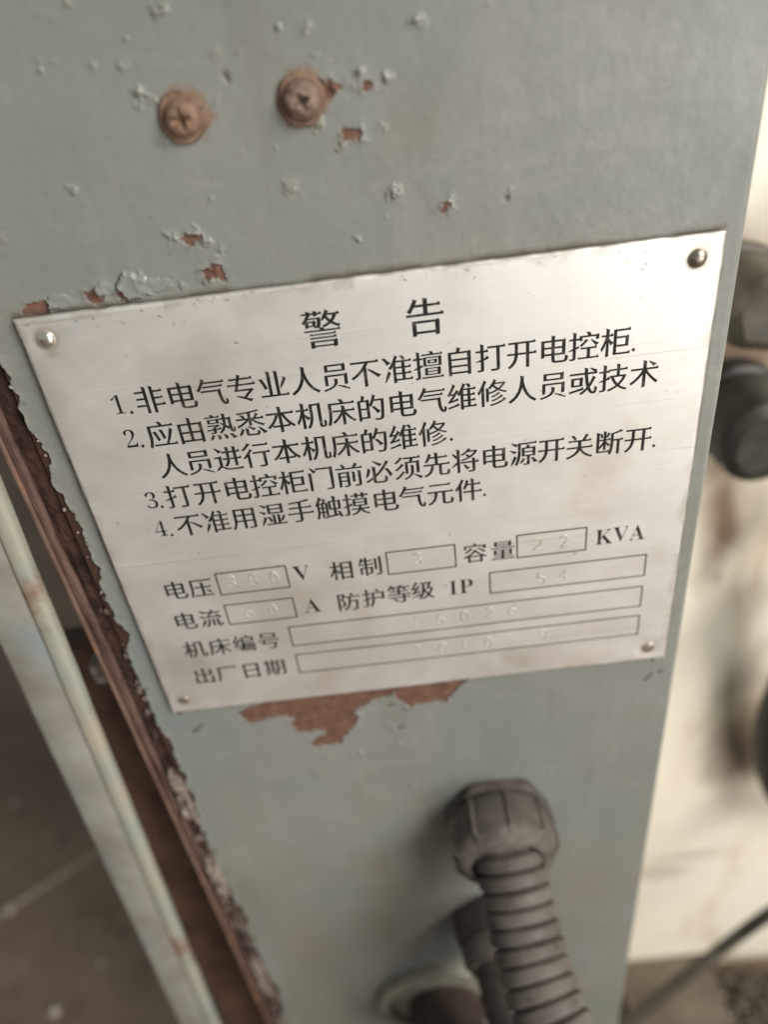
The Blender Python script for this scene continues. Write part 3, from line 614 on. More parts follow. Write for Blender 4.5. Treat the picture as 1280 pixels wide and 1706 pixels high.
# ------------------------------------------------------------------ lettering
GLYPHS = {
 '警': [[178,192,178,154,829,158,823,197,795,222,747,192], [178,279,178,241,829,245,823,284,795,309,747,279], [171,104,171,-81,267,-69,270,-48,733,-48,733,-80,831,-68,844,82,820,126,768,104], [270,-9,270,65,733,65,733,-9], [427,432,415,427,433,409,459,374,55,374,55,328,948,332,942,379,914,404,866,374,561,374,538,418,524,432], [138,718,116,673,81,622,27,574,54,552,75,526,103,550,103,430,183,442,186,461,310,461,319,422,403,422,442,430,466,448,477,470,489,539,498,653,499,677,208,677,220,704,195,710,251,713,251,749,334,749,334,709,424,721,427,749,546,753,540,797,512,822,464,792,427,792,433,821,328,843,316,839,334,821,334,792,251,792,257,821,152,843,140,839,158,821,158,792,40,792,40,749,158,749,158,714], [619,850,607,846,625,828,592,763,546,688,492,590,512,585,579,612,603,641,636,592,680,543,611,504,518,470,539,442,553,418,624,444,682,470,732,501,788,464,851,433,929,407,944,434,967,463,895,485,836,513,788,543,827,586,863,638,893,706,967,710,961,759,933,784,885,754,680,754,715,807], [800,706,782,663,759,623,733,593,689,644,653,706], [406,637,396,524,381,470,376,467,375,466,363,467,373,577,349,621,297,599,156,599,183,637], [186,563,279,563,279,497,186,497]],
 '告': [[230,840,218,835,236,817,193,724,136,621,67,535,108,512,146,486,196,549,249,631,469,631,469,465,47,465,47,403,960,407,954,470,926,495,878,465,575,465,575,631,886,635,880,697,852,722,804,692,575,692,581,821,463,843,451,839,469,821,469,692,283,692,310,750,339,792], [171,295,171,-89,271,-77,274,-28,734,-28,734,-87,837,-75,850,273,826,317,774,295], [274,34,274,234,734,234,734,34]],
 '非': [[560,841,542,834,566,810,566,-80,666,-68,669,164,975,168,969,236,941,270,893,230,669,230,669,395,937,399,931,465,903,498,855,458,669,458,669,618,958,622,952,690,924,723,876,683,669,683,675,810], [43,231,43,165,340,165,340,-79,440,-67,449,811,334,842,316,835,340,811,340,684,66,684,66,618,340,618,340,459,82,459,82,395,340,395,340,231]],
 '电': [[439,412,439,260,217,260,217,412], [544,412,775,412,775,260,544,260], [439,474,217,474,217,625,439,625], [544,474,544,625,775,625,775,474], [113,691,113,129,214,141,217,195,439,195,439,85,445,22,456,-9,484,-38,540,-56,597,-59,818,-59,882,-51,926,-26,946,0,965,60,974,136,923,155,875,183,870,111,864,66,847,24,832,12,815,9,602,9,571,12,564,14,553,25,545,56,544,83,544,195,878,195,888,669,864,720,812,691,544,691,550,813,433,844,415,837,439,813,439,691]],
 '气': [[241,586,241,531,870,535,864,593,836,626,788,586], [239,852,221,845,245,821,215,760,176,678,131,602,81,533,23,472,62,447,98,420,160,489,218,569,275,667,944,671,938,732,910,765,862,725,304,725,347,798], [140,444,140,386,685,386,696,233,717,105,753,4,797,-49,877,-76,922,-68,948,-46,959,-26,970,22,976,80,938,109,898,148,894,60,885,4,880,-2,858,11,824,92,804,191,791,314,794,422,770,473,718,444]],
 '专': [[406,850,388,843,412,819,380,724,124,724,124,661,361,661,322,534,43,534,43,469,301,469,236,287,710,287,614,192,509,91,404,127,281,147,263,124,421,52,582,-15,712,-89,796,-3,680,21,593,58,734,195,875,316,788,363,781,349,361,349,401,469,946,473,940,541,912,574,864,534,423,534,463,661,874,665,868,731,840,764,792,724,482,724,519,806]],
 '业': [[838,620,820,614,844,590,796,493,738,370,700,230,723,227,848,389,937,549], [67,593,49,587,73,563,151,400,208,230,301,278,242,433,169,590], [566,833,548,826,572,802,572,42,430,42,436,803,321,834,303,827,327,803,327,42,47,42,47,-24,960,-20,954,48,926,82,878,42,674,42,680,802]],
 '人': [[438,843,420,836,444,812,440,711,418,533,359,335,242,142,39,-17,74,-48,100,-80,237,10,342,114,420,231,477,354,503,440,529,358,587,235,667,116,774,11,916,-77,939,-42,970,-10,789,116,672,275,601,441,563,588,547,690,552,771,560,812]],
 '员': [[281,734,722,734,722,612,281,612], [177,791,177,555,830,555,840,769,816,820,764,791], [436,333,418,326,442,302,442,236,439,188,407,122,358,77,246,23,62,-26,88,-57,106,-84,302,-27,426,33,510,110,538,166,548,233,554,302], [532,84,729,-8,911,-82,905,-18,914,15,866,-25,763,49,548,107], [142,457,142,92,242,104,245,395,763,395,763,99,866,111,879,435,855,486,803,457]],
 '不': [[571,493,683,387,804,288,894,193,1006,278,866,349,742,442,598,515], [56,766,56,697,507,697,441,596,360,497,265,405,159,323,39,252,66,219,89,185,177,236,255,288,330,347,399,410,446,460,446,-78,550,-66,553,590,584,634,623,697,948,701,942,773,914,806,866,766]],
 '准': [[35,771,17,764,41,740,117,644,168,531,304,594,199,686,126,778], [66,-29,93,-33,207,125,283,277,187,354,169,347,193,323,116,161], [448,399,633,399,633,258,448,258], [448,457,448,600,633,600,633,457], [594,810,576,804,600,780,641,727,672,657,462,657,496,733,531,788,427,841,409,834,433,810,402,744,361,656,315,574,264,500,205,434,238,404,267,372,322,435,352,475,352,-80,445,-68,448,-5,971,-1,965,61,937,95,889,55,732,55,732,200,929,204,923,264,895,298,847,258,732,258,732,399,930,403,924,464,896,497,848,457,732,457,732,600,951,604,945,664,917,697,869,657,677,657,759,698,724,765,684,815], [448,200,633,200,633,55,448,55]],
 '擅': [[278,-2,278,-55,979,-51,973,4,945,38,897,-2], [568,525,701,525,701,468,568,468], [489,557,489,436,783,436,793,535,769,586,717,557], [445,607,832,607,832,387,445,387], [354,647,354,346,926,346,936,625,912,676,860,647], [480,155,786,155,786,90,480,90], [480,255,786,255,786,191,480,191], [384,293,384,52,885,52,895,271,871,322,819,293], [543,834,525,827,549,803,568,789,584,750,303,750,303,697,969,701,963,757,935,790,887,750,688,750,664,805,645,826], [138,846,120,839,144,815,144,634,32,634,32,572,144,572,144,342,12,271,24,256,144,271,145,9,140,-11,143,-10,61,-11,73,-45,79,-70,156,-69,210,-55,231,-38,236,-27,241,7,241,308,339,345,326,409,241,377,241,572,333,572,333,634,241,634,247,815]],
 '自': [[252,415,761,415,761,260,252,260], [252,478,252,635,761,635,761,478], [252,198,761,198,761,42,252,42], [436,850,418,844,442,820,427,777,403,699,150,699,150,-81,249,-69,252,-21,761,-21,761,-76,863,-64,876,677,852,728,800,699,502,699,558,804]],
 '打': [[180,846,162,839,186,815,186,634,35,634,35,570,186,570,186,347,16,273,29,258,186,275,186,21,183,1,179,-2,179,-3,65,-3,79,-38,86,-66,184,-64,248,-50,273,-32,280,-20,286,18,286,305,439,353,433,421,396,455,348,415,286,375,286,570,429,574,423,641,395,674,347,634,286,634,292,815], [405,752,405,685,690,685,691,32,687,9,681,3,677,2,612,1,499,3,516,-37,526,-70,624,-69,688,-66,734,-59,778,-34,792,-7,796,29,796,685,978,689,972,759,944,792,896,752]],
 '开': [[636,707,636,414,382,414,382,707], [39,414,39,350,276,350,263,267,239,189,200,113,139,40,50,-28,84,-57,112,-89,213,-12,285,68,334,157,363,250,378,350,636,350,636,-81,736,-69,739,350,966,354,960,421,932,454,884,414,739,414,739,707,935,711,929,778,901,811,853,771,76,771,76,707,280,707,280,461,279,414]],
 '控': [[704,566,795,454,880,358,978,434,847,506,727,586], [539,600,502,531,438,469,364,413,391,383,413,352,494,416,568,488,645,559], [145,847,127,840,151,816,151,642,30,642,30,579,151,579,151,329,6,256,17,240,151,258,152,18,146,-5,148,-5,43,-6,55,-41,61,-67,152,-65,212,-52,235,-34,242,-22,247,15,247,293,354,331,342,396,247,362,247,579,351,579,351,642,247,642,253,816], [319,16,319,-43,981,-39,975,22,947,56,899,16,702,16,702,275,910,279,904,341,876,374,828,334,400,334,400,275,600,275,600,16], [573,827,555,821,579,797,621,715,354,715,354,544,445,556,448,657,869,657,869,554,964,566,977,693,953,744,901,715,725,715,698,783,675,820]],
 '柜': [[173,846,155,839,179,815,179,643,37,643,37,581,170,581,130,440,78,306,15,195,38,156,63,103,120,201,165,305,190,411,179,-79,274,-67,277,400,298,362,330,284,432,377,335,446,277,528,277,581,408,585,402,650,374,683,326,643,277,643,283,815], [520,492,799,492,799,286,520,286], [944,791,916,824,868,784,420,784,420,-36,970,-32,964,35,936,69,888,29,520,29,520,223,896,223,906,533,882,584,830,555,520,555,520,718,950,722]],
 '应': [[248,494,230,488,254,464,315,309,361,139,451,189,405,343,346,499], [464,550,446,544,470,520,518,365,552,197,644,238,612,392,567,545], [454,833,436,826,460,802,487,766,512,707,108,707,108,438,107,347,101,249,88,148,64,50,27,-40,70,-65,110,-95,154,7,183,116,200,229,208,339,210,438,210,644,959,648,953,714,925,747,877,707,619,707,587,781,558,827], [196,35,196,-29,972,-25,966,41,938,75,890,35,693,35,779,197,852,369,914,516,802,583,784,577,808,553,781,468,746,357,703,248,655,142,595,35]],
 '由': [[202,283,446,283,446,53,202,53], [797,283,797,53,548,53,548,283], [202,349,202,575,446,575,446,349], [797,349,548,349,548,575,797,575], [440,846,422,839,446,815,446,642,101,642,101,-80,199,-68,202,-14,797,-14,797,-76,898,-64,911,620,887,671,835,642,548,642,554,815]],
 '熟': [[191,627,388,627,388,551,191,551], [102,665,102,514,481,514,491,643,467,694,415,665], [324,103,306,96,330,72,343,7,348,-74,446,-49,441,18,431,80], [535,104,517,98,541,74,573,8,593,-73,687,-41,667,28,638,90], [744,111,726,105,750,81,810,8,845,-78,986,-35,895,39,841,105], [155,133,137,127,161,103,135,65,99,5,80,-77,103,-78,181,-27,221,36,258,80], [219,832,201,825,225,801,255,761,40,761,40,715,530,719,524,768,496,801,448,761,354,761,331,810,315,824], [610,846,592,839,616,815,616,684,509,684,509,628,616,628,616,617,614,552,608,492,524,528,506,504,551,451,592,419,574,370,551,323,520,277,480,231,426,186,455,161,478,134,534,178,579,221,616,267,646,314,665,356,701,321,738,270,824,359,739,390,691,430,705,525,709,617,709,628,781,628,783,453,790,319,809,222,835,176,897,152,938,160,961,179,970,197,979,243,984,300,950,328,912,368,909,282,903,227,901,224,898,227,883,295,878,390,876,522,887,662,863,713,811,684,709,684,715,815], [41,315,45,266,245,279,246,218,241,199,244,199,134,198,146,171,152,152,243,153,294,159,329,177,338,192,340,213,340,285,518,301,512,348,485,382,437,342,340,332,340,367,408,396,498,434,433,477,429,465,74,464,74,421,358,421,245,377,245,326]],
 '悉': [[286,221,268,214,292,190,292,30,297,-13,306,-30,333,-51,383,-63,437,-65,636,-65,680,-63,726,-43,748,-16,759,17,766,77,718,92,675,116,671,63,668,33,653,2,644,-3,629,-5,442,-5,409,-3,397,3,391,32,397,190], [382,263,440,209,503,161,549,110,650,185,557,215,491,258,404,283], [723,203,780,119,844,39,882,-38,1012,27,921,86,851,162,755,220], [160,221,142,215,166,191,151,165,131,119,106,74,76,34,48,-36,70,-40,146,-10,183,32,212,80,236,131,260,161], [711,734,693,727,717,703,677,653,629,580,666,565,549,565,549,741,711,760,863,789,803,836,605,803,361,779,97,765,107,737,112,713,292,720,449,731,449,565,310,565,359,587,324,650,282,691,197,689,179,682,203,658,242,622,272,565,47,565,47,504,377,504,276,423,159,354,33,303,60,274,80,243,169,281,252,324,331,375,404,433,449,479,449,286,546,298,549,480,594,435,667,379,747,329,830,287,921,252,942,282,968,311,889,338,814,371,744,410,679,455,621,504,960,508,954,572,926,605,878,565,709,565,758,626,812,673]],
 '本': [[441,845,423,838,447,814,447,625,52,625,52,557,358,557,310,457,252,362,186,275,113,200,32,139,63,107,89,73,180,145,261,228,335,326,400,434,457,557,447,557,447,179,213,179,213,111,447,111,447,-80,549,-68,552,111,789,115,783,185,755,219,707,179,552,179,552,557,540,557,597,434,661,326,735,228,818,145,910,75,938,112,970,145,886,205,811,279,744,364,685,458,637,557,954,561,948,632,920,665,872,625,552,625,558,814]],
 '机': [[485,779,485,462,483,366,472,264,449,161,409,63,342,-29,378,-57,408,-88,486,13,537,123,567,240,581,355,584,462,584,716,746,716,746,68,749,1,755,-25,768,-43,810,-64,840,-66,890,-66,919,-64,957,-48,976,-27,983,-2,990,65,992,149,949,169,910,199,905,46,903,23,892,-1,889,-3,888,-4,858,-4,857,-4,855,-2,847,25,846,62,856,757,832,808,780,779], [199,846,181,839,205,815,205,622,39,622,39,558,197,558,151,417,91,284,19,175,41,137,65,90,129,185,182,288,205,344,205,-79,301,-67,304,352,345,297,392,216,490,314,376,380,304,458,304,558,456,562,450,629,422,662,374,622,304,622,310,815]],
 '床': [[525,613,507,606,531,582,531,451,227,451,227,388,500,388,452,308,396,232,332,161,263,101,188,50,217,21,242,-12,314,38,379,94,442,159,500,231,531,278,531,-80,629,-68,632,283,703,188,806,83,917,-3,943,32,973,62,899,112,830,171,765,239,707,312,657,388,958,392,952,458,924,491,876,451,632,451,638,582], [453,830,435,823,459,799,489,764,515,706,105,706,105,453,104,361,98,261,84,159,61,60,23,-31,66,-56,105,-85,149,18,178,128,196,242,204,352,206,452,206,643,967,647,961,713,933,746,885,706,625,706,591,781,561,824]],
 '的': [[540,429,522,423,546,399,631,297,693,180,818,248,705,342,622,439], [221,851,203,844,227,820,211,764,186,675,74,675,74,-54,166,-42,169,29,448,29,458,653,434,704,382,675,278,675,337,802], [169,616,353,616,353,397,169,397], [169,89,169,339,353,339,353,89], [580,853,562,847,586,823,549,712,499,587,436,483,475,457,512,429,564,513,613,617,843,617,829,291,811,106,782,16,767,5,753,3,695,4,595,10,611,-26,616,-54,712,-59,778,-57,809,-53,837,-44,865,-23,891,21,909,101,922,226,932,403,941,644,942,678,638,678,661,751,687,802]],
 '维': [[34,47,46,-18,407,76,401,136,367,170,319,130,200,84], [646,814,628,808,652,784,691,731,717,658,801,709,774,768,738,816], [49,423,100,437,215,455,156,371,116,319,90,286,68,260,37,243,49,210,57,181,133,206,383,262,377,319,350,353,302,313,176,277,253,373,327,480,403,572,315,647,297,641,321,617,290,578,250,511,141,499,199,592,254,696,307,782,208,851,190,845,214,821,169,723,120,620,86,558,68,527,53,504,28,487,41,453], [684,400,684,263,549,263,549,400], [529,845,511,839,535,815,492,717,430,593,352,481,374,445,396,403,438,453,452,472,452,-81,546,-69,549,-4,974,0,968,64,940,98,892,58,780,58,780,203,936,207,930,269,902,303,854,263,780,263,780,400,934,404,928,467,900,500,852,460,780,460,780,595,959,599,953,662,925,695,877,655,564,655,599,733,635,788], [684,460,549,460,549,595,684,595], [684,203,684,58,549,58,549,203]],
 '修': [[681,392,630,337,546,292,452,257,473,235,489,214,592,254,683,302,771,354], [776,293,745,248,686,209,618,176,544,148,463,126,484,101,497,80,586,107,663,137,735,173,800,213,867,254], [869,186,822,123,740,73,642,33,532,2,408,-21,429,-51,441,-76,575,-48,690,-13,794,30,884,83,969,142], [287,567,269,560,293,536,293,78,380,90,389,536], [559,672,827,672,789,620,744,572,692,531,638,575,594,623], [548,851,530,844,554,820,507,740,443,644,365,564,399,539,430,513,477,560,517,607,564,550,631,492,551,455,463,425,366,403,385,375,397,350,505,378,601,411,690,455,761,416,842,384,940,356,956,383,977,412,890,433,816,460,753,490,826,550,889,622,936,708,889,732,872,728,599,727,623,773,649,797], [217,844,199,838,223,814,193,746,155,657,112,573,65,496,11,425,34,383,55,333,113,407,140,447,140,-80,234,-68,237,618,277,709,320,789]],
 '或': [[700,806,787,737,863,672,953,748,862,771,800,806,719,827], [51,60,64,-10,528,94,522,161,488,194,440,154], [208,456,386,456,386,274,208,274], [112,514,112,217,485,217,495,492,471,543,419,514], [55,676,55,610,548,610,564,447,588,301,621,170,558,102,479,35,387,-24,419,-54,446,-84,527,-31,599,26,656,82,682,30,718,-19,758,-53,800,-72,843,-77,894,-69,930,-44,946,-15,964,50,974,134,928,160,884,197,876,78,859,8,844,-5,832,-2,796,29,773,64,751,111,730,166,796,265,857,383,913,490,804,543,786,537,810,513,777,438,735,345,699,283,682,362,665,479,653,610,953,614,947,683,919,716,871,676,648,676,651,813,533,844,515,837,539,813,544,676]],
 '技': [[595,846,577,839,601,815,601,679,365,679,365,617,601,617,601,458,385,458,385,397,434,394,419,387,465,286,522,193,588,113,508,62,417,18,314,-16,336,-48,351,-80,462,-41,559,5,647,62,727,4,817,-43,925,-82,944,-51,970,-20,869,15,783,60,710,111,762,163,811,222,854,288,891,361,919,439,864,462,848,459,701,458,701,617,946,621,940,686,912,719,864,679,701,679,707,815], [511,397,806,397,764,311,711,234,651,170,597,235,550,313], [159,846,141,839,165,815,165,634,36,634,36,572,165,572,165,342,13,274,26,259,165,272,165,12,162,-8,158,-13,159,-13,46,-12,59,-47,66,-73,163,-72,227,-58,252,-40,259,-28,265,10,265,302,389,342,383,407,346,441,298,401,265,369,265,572,380,576,374,641,346,674,298,634,265,634,271,815]],
 '术': [[618,790,704,698,782,616,888,697,762,753,644,813], [442,845,424,838,448,814,448,583,54,583,54,517,433,517,373,418,300,322,218,234,128,159,31,98,62,66,88,30,175,87,256,152,333,227,404,311,448,373,448,-80,553,-68,556,406,649,282,775,147,905,36,934,74,967,108,881,171,797,246,717,332,643,424,581,517,945,521,939,590,911,623,863,583,556,583,562,814]],
 '进': [[93,790,163,689,226,599,338,675,225,740,120,811], [701,825,683,818,707,794,707,654,568,654,574,794,462,825,444,818,468,794,468,654,326,654,326,590,468,590,468,469,466,403,320,403,320,339,460,339,449,293,434,250,413,208,385,168,343,128,374,99,400,67,454,114,494,163,524,217,544,275,559,339,707,339,707,80,805,92,808,339,961,343,955,410,927,443,879,403,808,403,808,590,941,594,935,661,907,694,859,654,808,654,814,794], [568,590,707,590,707,403,566,403,568,468], [285,452,261,503,209,474,37,474,37,412,175,412,175,114,140,97,88,58,34,-41,55,-56,143,-6,186,42,224,63,249,52,319,2,395,-30,485,-45,596,-49,778,-46,956,-39,962,-6,975,32,789,17,598,12,494,15,407,31,335,64,275,108]],
 '行': [[422,776,422,712,944,716,938,783,910,816,862,776], [246,849,199,768,119,691,29,620,52,589,74,555,174,633,265,719,358,802], [378,500,378,436,715,436,716,18,712,-4,706,-8,703,-9,644,-9,535,-7,550,-44,557,-73,655,-73,717,-71,770,-61,801,-41,813,-17,817,15,817,436,972,440,966,507,938,540,890,500], [293,637,275,630,299,606,221,517,126,411,23,281,44,269,137,305,179,346,179,-83,276,-71,279,452,332,518,390,575]],
 '门': [[140,814,201,704,257,607,377,680,270,753,171,833], [74,644,56,637,80,613,80,-80,178,-68,187,613], [346,799,346,735,823,735,824,21,820,-3,814,-10,810,-11,636,-10,651,-46,658,-74,756,-74,820,-72,865,-65,908,-41,921,-16,925,19,935,777,911,828,859,799]],
 '前': [[585,520,567,513,591,489,591,104,684,116,693,489], [788,550,770,543,794,519,795,15,791,-5,788,-8,787,-9,645,-8,660,-44,668,-72,777,-71,849,-58,879,-39,891,-17,894,12,900,519], [707,856,689,849,713,825,673,768,617,678,326,682,385,705,341,774,263,834,226,820,254,744,293,678,40,678,40,617,964,621,958,685,930,718,882,678,721,678,816,794], [396,305,396,196,200,196,200,305], [396,356,200,356,200,463,396,463], [103,519,103,-75,197,-63,200,145,396,145,397,9,391,-13,392,-13,272,-13,286,-46,294,-72,391,-70,457,-58,483,-40,492,-21,495,5,505,497,481,548,429,519]],
 '必': [[319,801,444,684,561,582,656,668,497,743,342,826], [129,548,111,542,135,518,110,425,73,310,48,177,74,175,163,276,202,397,235,492], [726,478,708,472,732,448,796,360,852,246,889,141,978,197,941,288,881,400,820,485], [776,793,758,787,782,763,724,675,654,566,574,461,484,361,399,281,405,572,289,603,271,596,295,572,295,195,220,143,129,87,28,36,54,6,75,-24,198,41,295,102,295,61,301,4,311,-22,339,-48,392,-64,448,-67,651,-67,716,-59,761,-32,781,-2,799,67,809,155,758,175,710,203,705,116,698,62,682,16,665,2,648,-1,454,-1,425,1,418,3,408,11,399,38,399,60,399,176,507,268,616,377,713,495,800,618,880,725]],
 '须': [[603,494,585,487,609,463,609,288,606,225,591,159,552,92,474,27,342,-29,368,-58,388,-84,526,-20,618,49,674,127,703,208,710,287,716,463], [693,108,816,3,924,-92,1007,-3,857,63,711,132], [250,829,208,753,134,684,54,626,84,600,109,572,197,635,278,709,361,785], [279,564,227,482,142,408,50,347,80,320,104,292,202,359,295,437,387,519], [303,284,285,278,309,254,272,215,224,155,167,100,105,52,35,11,64,-18,87,-49,163,-2,231,49,293,108,348,173,400,222], [414,624,414,150,511,162,514,561,799,561,799,152,900,164,913,602,889,653,837,624,667,624,704,729,951,733,945,799,917,832,869,792,367,792,367,729,595,729,568,624]],
 '先': [[443,846,425,839,449,815,449,680,296,680,338,775,228,826,210,820,234,796,203,709,156,597,95,498,135,478,173,455,222,526,269,616,449,616,449,406,48,406,48,341,310,341,296,246,271,163,227,89,155,25,43,-25,69,-56,87,-88,213,-31,299,38,358,122,394,223,414,341,578,341,578,43,582,-2,590,-22,612,-43,658,-58,703,-60,844,-60,895,-54,931,-32,945,-10,960,47,967,120,918,139,873,165,870,93,866,52,855,15,845,6,839,4,711,4,693,6,683,13,679,44,679,341,957,345,951,413,923,446,875,406,551,406,551,616,885,620,879,687,851,720,803,680,551,680,557,815]],
 '将': [[436,227,468,155,513,91,539,30,667,95,589,137,540,198,467,244], [736,481,718,474,742,450,742,347,337,347,337,285,742,285,743,11,739,-9,735,-12,735,-13,590,-12,604,-47,611,-75,723,-73,797,-62,828,-43,839,-22,842,8,842,285,967,289,961,354,933,387,885,347,842,347,848,450], [55,676,91,604,138,544,174,486,217,523,217,358,124,275,30,159,48,146,217,259,217,-79,313,-67,322,815,211,846,193,839,217,815,217,577,175,630,82,697], [518,619,552,559,592,509,521,478,441,451,353,430,373,401,386,374,527,414,652,465,767,534,866,622,939,733,887,761,871,757,658,756,685,785,708,814,619,840,585,796,537,748,481,703,419,663,348,628,374,603,395,579,497,633,595,702,822,702,777,644,722,591,662,549,617,599,546,635]],
 '源': [[550,411,830,411,830,315,550,315], [550,553,830,553,830,459,550,459], [489,215,471,208,495,184,463,142,424,78,394,-14,416,-19,497,36,542,107,586,160], [775,193,757,187,781,163,842,79,883,-16,1018,39,924,117,868,194], [94,794,176,717,255,652,343,737,221,775,114,818], [44,525,129,452,209,390,294,474,172,510,64,549], [70,-58,95,-64,210,87,294,247,189,314,126,129], [325,787,325,517,323,412,314,299,295,184,261,72,206,-32,246,-55,282,-83,345,29,387,152,410,279,421,404,424,517,424,727,968,731,962,794,934,827,886,787], [632,718,614,712,638,688,626,663,608,603,456,603,456,265,636,265,637,2,632,-19,634,-19,519,-19,531,-51,537,-75,633,-75,698,-64,723,-46,732,-28,734,-3,734,265,926,265,936,581,912,632,860,603,703,603,748,666]],
 '关': [[211,805,193,799,217,775,276,707,315,623,116,623,116,556,448,556,448,430,446,370,55,370,55,304,435,304,409,239,365,173,293,106,190,43,44,-16,74,-50,94,-81,240,-22,347,38,428,102,486,169,517,226,566,152,635,77,716,15,807,-35,916,-75,937,-39,965,-5,856,32,764,83,687,146,623,220,572,304,952,308,946,377,918,410,870,370,557,370,559,429,559,556,898,560,892,630,864,663,816,623,690,623,746,712,806,784,695,847,677,841,701,817,653,735,588,623,319,623,400,668,356,750,300,813]],
 '断': [[448,784,430,777,454,753,427,686,394,596,455,585,496,657,541,729], [174,759,156,753,180,729,207,662,221,574,294,612,281,685,257,752], [301,844,283,837,307,813,307,535,164,535,164,478,302,478,261,389,210,307,150,236,169,204,188,162,243,225,289,291,307,325,307,120,395,132,398,356,433,308,474,234,570,320,462,385,398,456,398,478,548,482,542,542,514,575,466,535,398,535,404,813], [65,810,47,803,71,779,71,26,522,30,516,91,488,125,440,85,164,85,170,779], [556,733,556,421,555,328,549,235,536,142,514,52,481,-35,520,-63,555,-96,599,6,627,106,643,209,651,314,653,421,653,438,772,438,772,-81,866,-69,869,438,978,442,972,507,944,540,896,500,653,500,653,697,753,720,862,751,974,783,886,849,804,802,689,766]],
 '用': [[140,766,140,407,138,320,130,228,112,137,79,49,25,-33,61,-61,92,-93,138,-35,173,25,198,90,217,157,229,231,454,231,454,-71,553,-59,556,231,800,231,801,23,797,0,790,-6,787,-7,727,-8,619,-6,634,-42,642,-70,770,-69,851,-57,883,-37,896,-13,900,21,910,744,886,795,834,766], [240,702,454,702,454,533,240,533], [800,702,800,533,556,533,556,702], [240,470,454,470,454,294,236,294,240,407], [800,470,800,294,556,294,556,470]],
 '湿': [[446,577,804,577,804,468,446,468], [446,738,804,738,804,630,446,630], [349,793,349,413,903,413,913,771,889,822,837,793], [305,302,287,295,311,271,348,216,377,135,395,60,481,104,463,165,430,246,396,300], [851,335,833,328,857,304,814,206,761,88,831,72,891,172,955,275], [98,792,188,721,266,654,352,741,261,763,198,798,116,816], [44,528,135,458,215,392,302,477,178,517,63,553], [75,-51,100,-58,214,93,297,253,192,320,130,136], [656,382,638,375,662,351,662,12,586,12,592,351,485,382,467,375,491,351,491,12,247,12,247,-47,978,-43,972,18,944,52,896,12,758,12,764,351]],
 '手': [[37,318,37,252,450,252,451,26,446,1,439,-6,432,-7,237,-6,255,-43,265,-72,407,-71,487,-61,532,-39,548,-13,553,24,553,252,970,256,964,325,936,358,888,318,553,318,553,488,913,492,907,559,879,592,831,552,553,552,553,725,708,748,871,776,793,844,607,795,365,766,106,749,116,719,121,692,296,701,450,713,450,552,104,552,104,488,450,488,450,318]],
 '触': [[242,532,242,405,182,405,182,532], [325,532,387,532,387,405,325,405], [173,582,199,632,226,694,326,694,305,640,276,582], [172,850,154,844,178,820,158,772,132,702,102,636,67,577,37,487,59,479,93,470,93,320,92,250,87,174,77,98,58,24,28,-43,66,-63,101,-88,138,-8,162,79,176,175,242,175,242,-50,322,-38,325,175,387,175,388,7,384,-10,390,-9,321,-10,333,-40,338,-65,402,-62,450,-48,467,-33,471,-24,474,5,474,582,367,582,402,651,432,721,382,752,368,748,247,747,275,800], [242,356,242,226,180,226,182,320,182,356], [325,356,387,356,387,226,325,226], [651,843,633,836,657,812,657,644,496,644,496,276,659,276,659,53,464,30,476,-35,865,18,891,-81,975,-38,953,33,913,128,874,196,783,201,765,194,789,170,817,136,843,76,760,65,760,276,928,276,938,622,914,673,862,644,761,644,767,812], [584,589,664,589,664,333,584,333], [755,589,837,589,837,333,755,333]],
 '摸': [[478,421,800,421,800,341,478,341], [478,546,800,546,800,468,478,468], [705,846,687,839,711,815,711,753,582,753,588,815,479,846,461,839,485,815,485,753,335,753,335,697,485,697,485,618,579,630,582,697,711,697,711,618,807,630,810,697,956,701,950,760,922,793,874,753,810,753,816,815], [382,595,382,293,586,293,580,248,571,202,315,202,315,146,554,146,529,103,495,63,447,28,383,0,297,-24,319,-54,332,-82,436,-50,512,-16,572,26,617,76,641,120,670,74,718,22,775,-20,840,-53,921,-81,939,-52,963,-22,894,-2,837,25,789,60,750,100,718,146,956,150,950,208,922,242,874,202,671,202,686,293,898,293,908,573,884,624,832,595], [143,845,125,838,149,814,149,634,34,634,34,572,149,572,149,339,12,272,24,257,149,268,150,16,144,-7,145,-7,40,-8,53,-43,59,-70,149,-67,208,-53,232,-36,239,-24,244,13,244,300,364,341,358,407,321,440,273,400,244,367,244,572,349,572,349,634,244,634,250,814]],
 '元': [[134,758,134,694,874,698,868,765,840,798,792,758], [46,478,46,412,302,412,289,302,266,204,224,117,155,40,44,-22,70,-51,88,-81,215,-13,301,68,358,167,391,282,407,412,570,412,570,50,575,3,583,-19,605,-41,651,-56,697,-58,842,-58,897,-51,933,-26,949,2,964,66,971,150,921,169,875,198,872,113,868,62,857,20,845,7,837,5,706,5,687,7,677,17,672,52,672,412,959,416,953,485,925,518,877,478]],
 '件': [[304,337,304,272,591,272,591,-80,689,-68,692,272,970,276,964,344,936,377,888,337,692,337,692,566,926,570,920,638,892,671,844,631,692,631,698,803,585,834,567,827,591,803,591,631,481,631,500,702,521,749,414,799,396,793,420,769,392,665,352,548,301,452,342,429,380,403,421,475,459,566,591,566,591,337], [251,846,233,840,257,816,223,750,181,663,133,581,82,506,23,436,48,396,71,350,127,414,154,450,154,-78,249,-66,252,602,302,701,354,789]],
 '压': [[697,281,761,187,816,104,930,174,825,234,725,299], [102,788,102,469,101,373,95,268,82,162,59,60,23,-34,64,-59,102,-89,146,18,174,132,190,250,198,365,200,469,200,724,973,728,967,795,939,828,891,788], [512,671,494,664,518,640,518,446,245,446,245,383,518,383,518,30,179,30,179,-33,969,-29,963,36,935,70,887,30,620,30,620,383,921,387,915,453,887,486,839,446,620,446,626,640]],
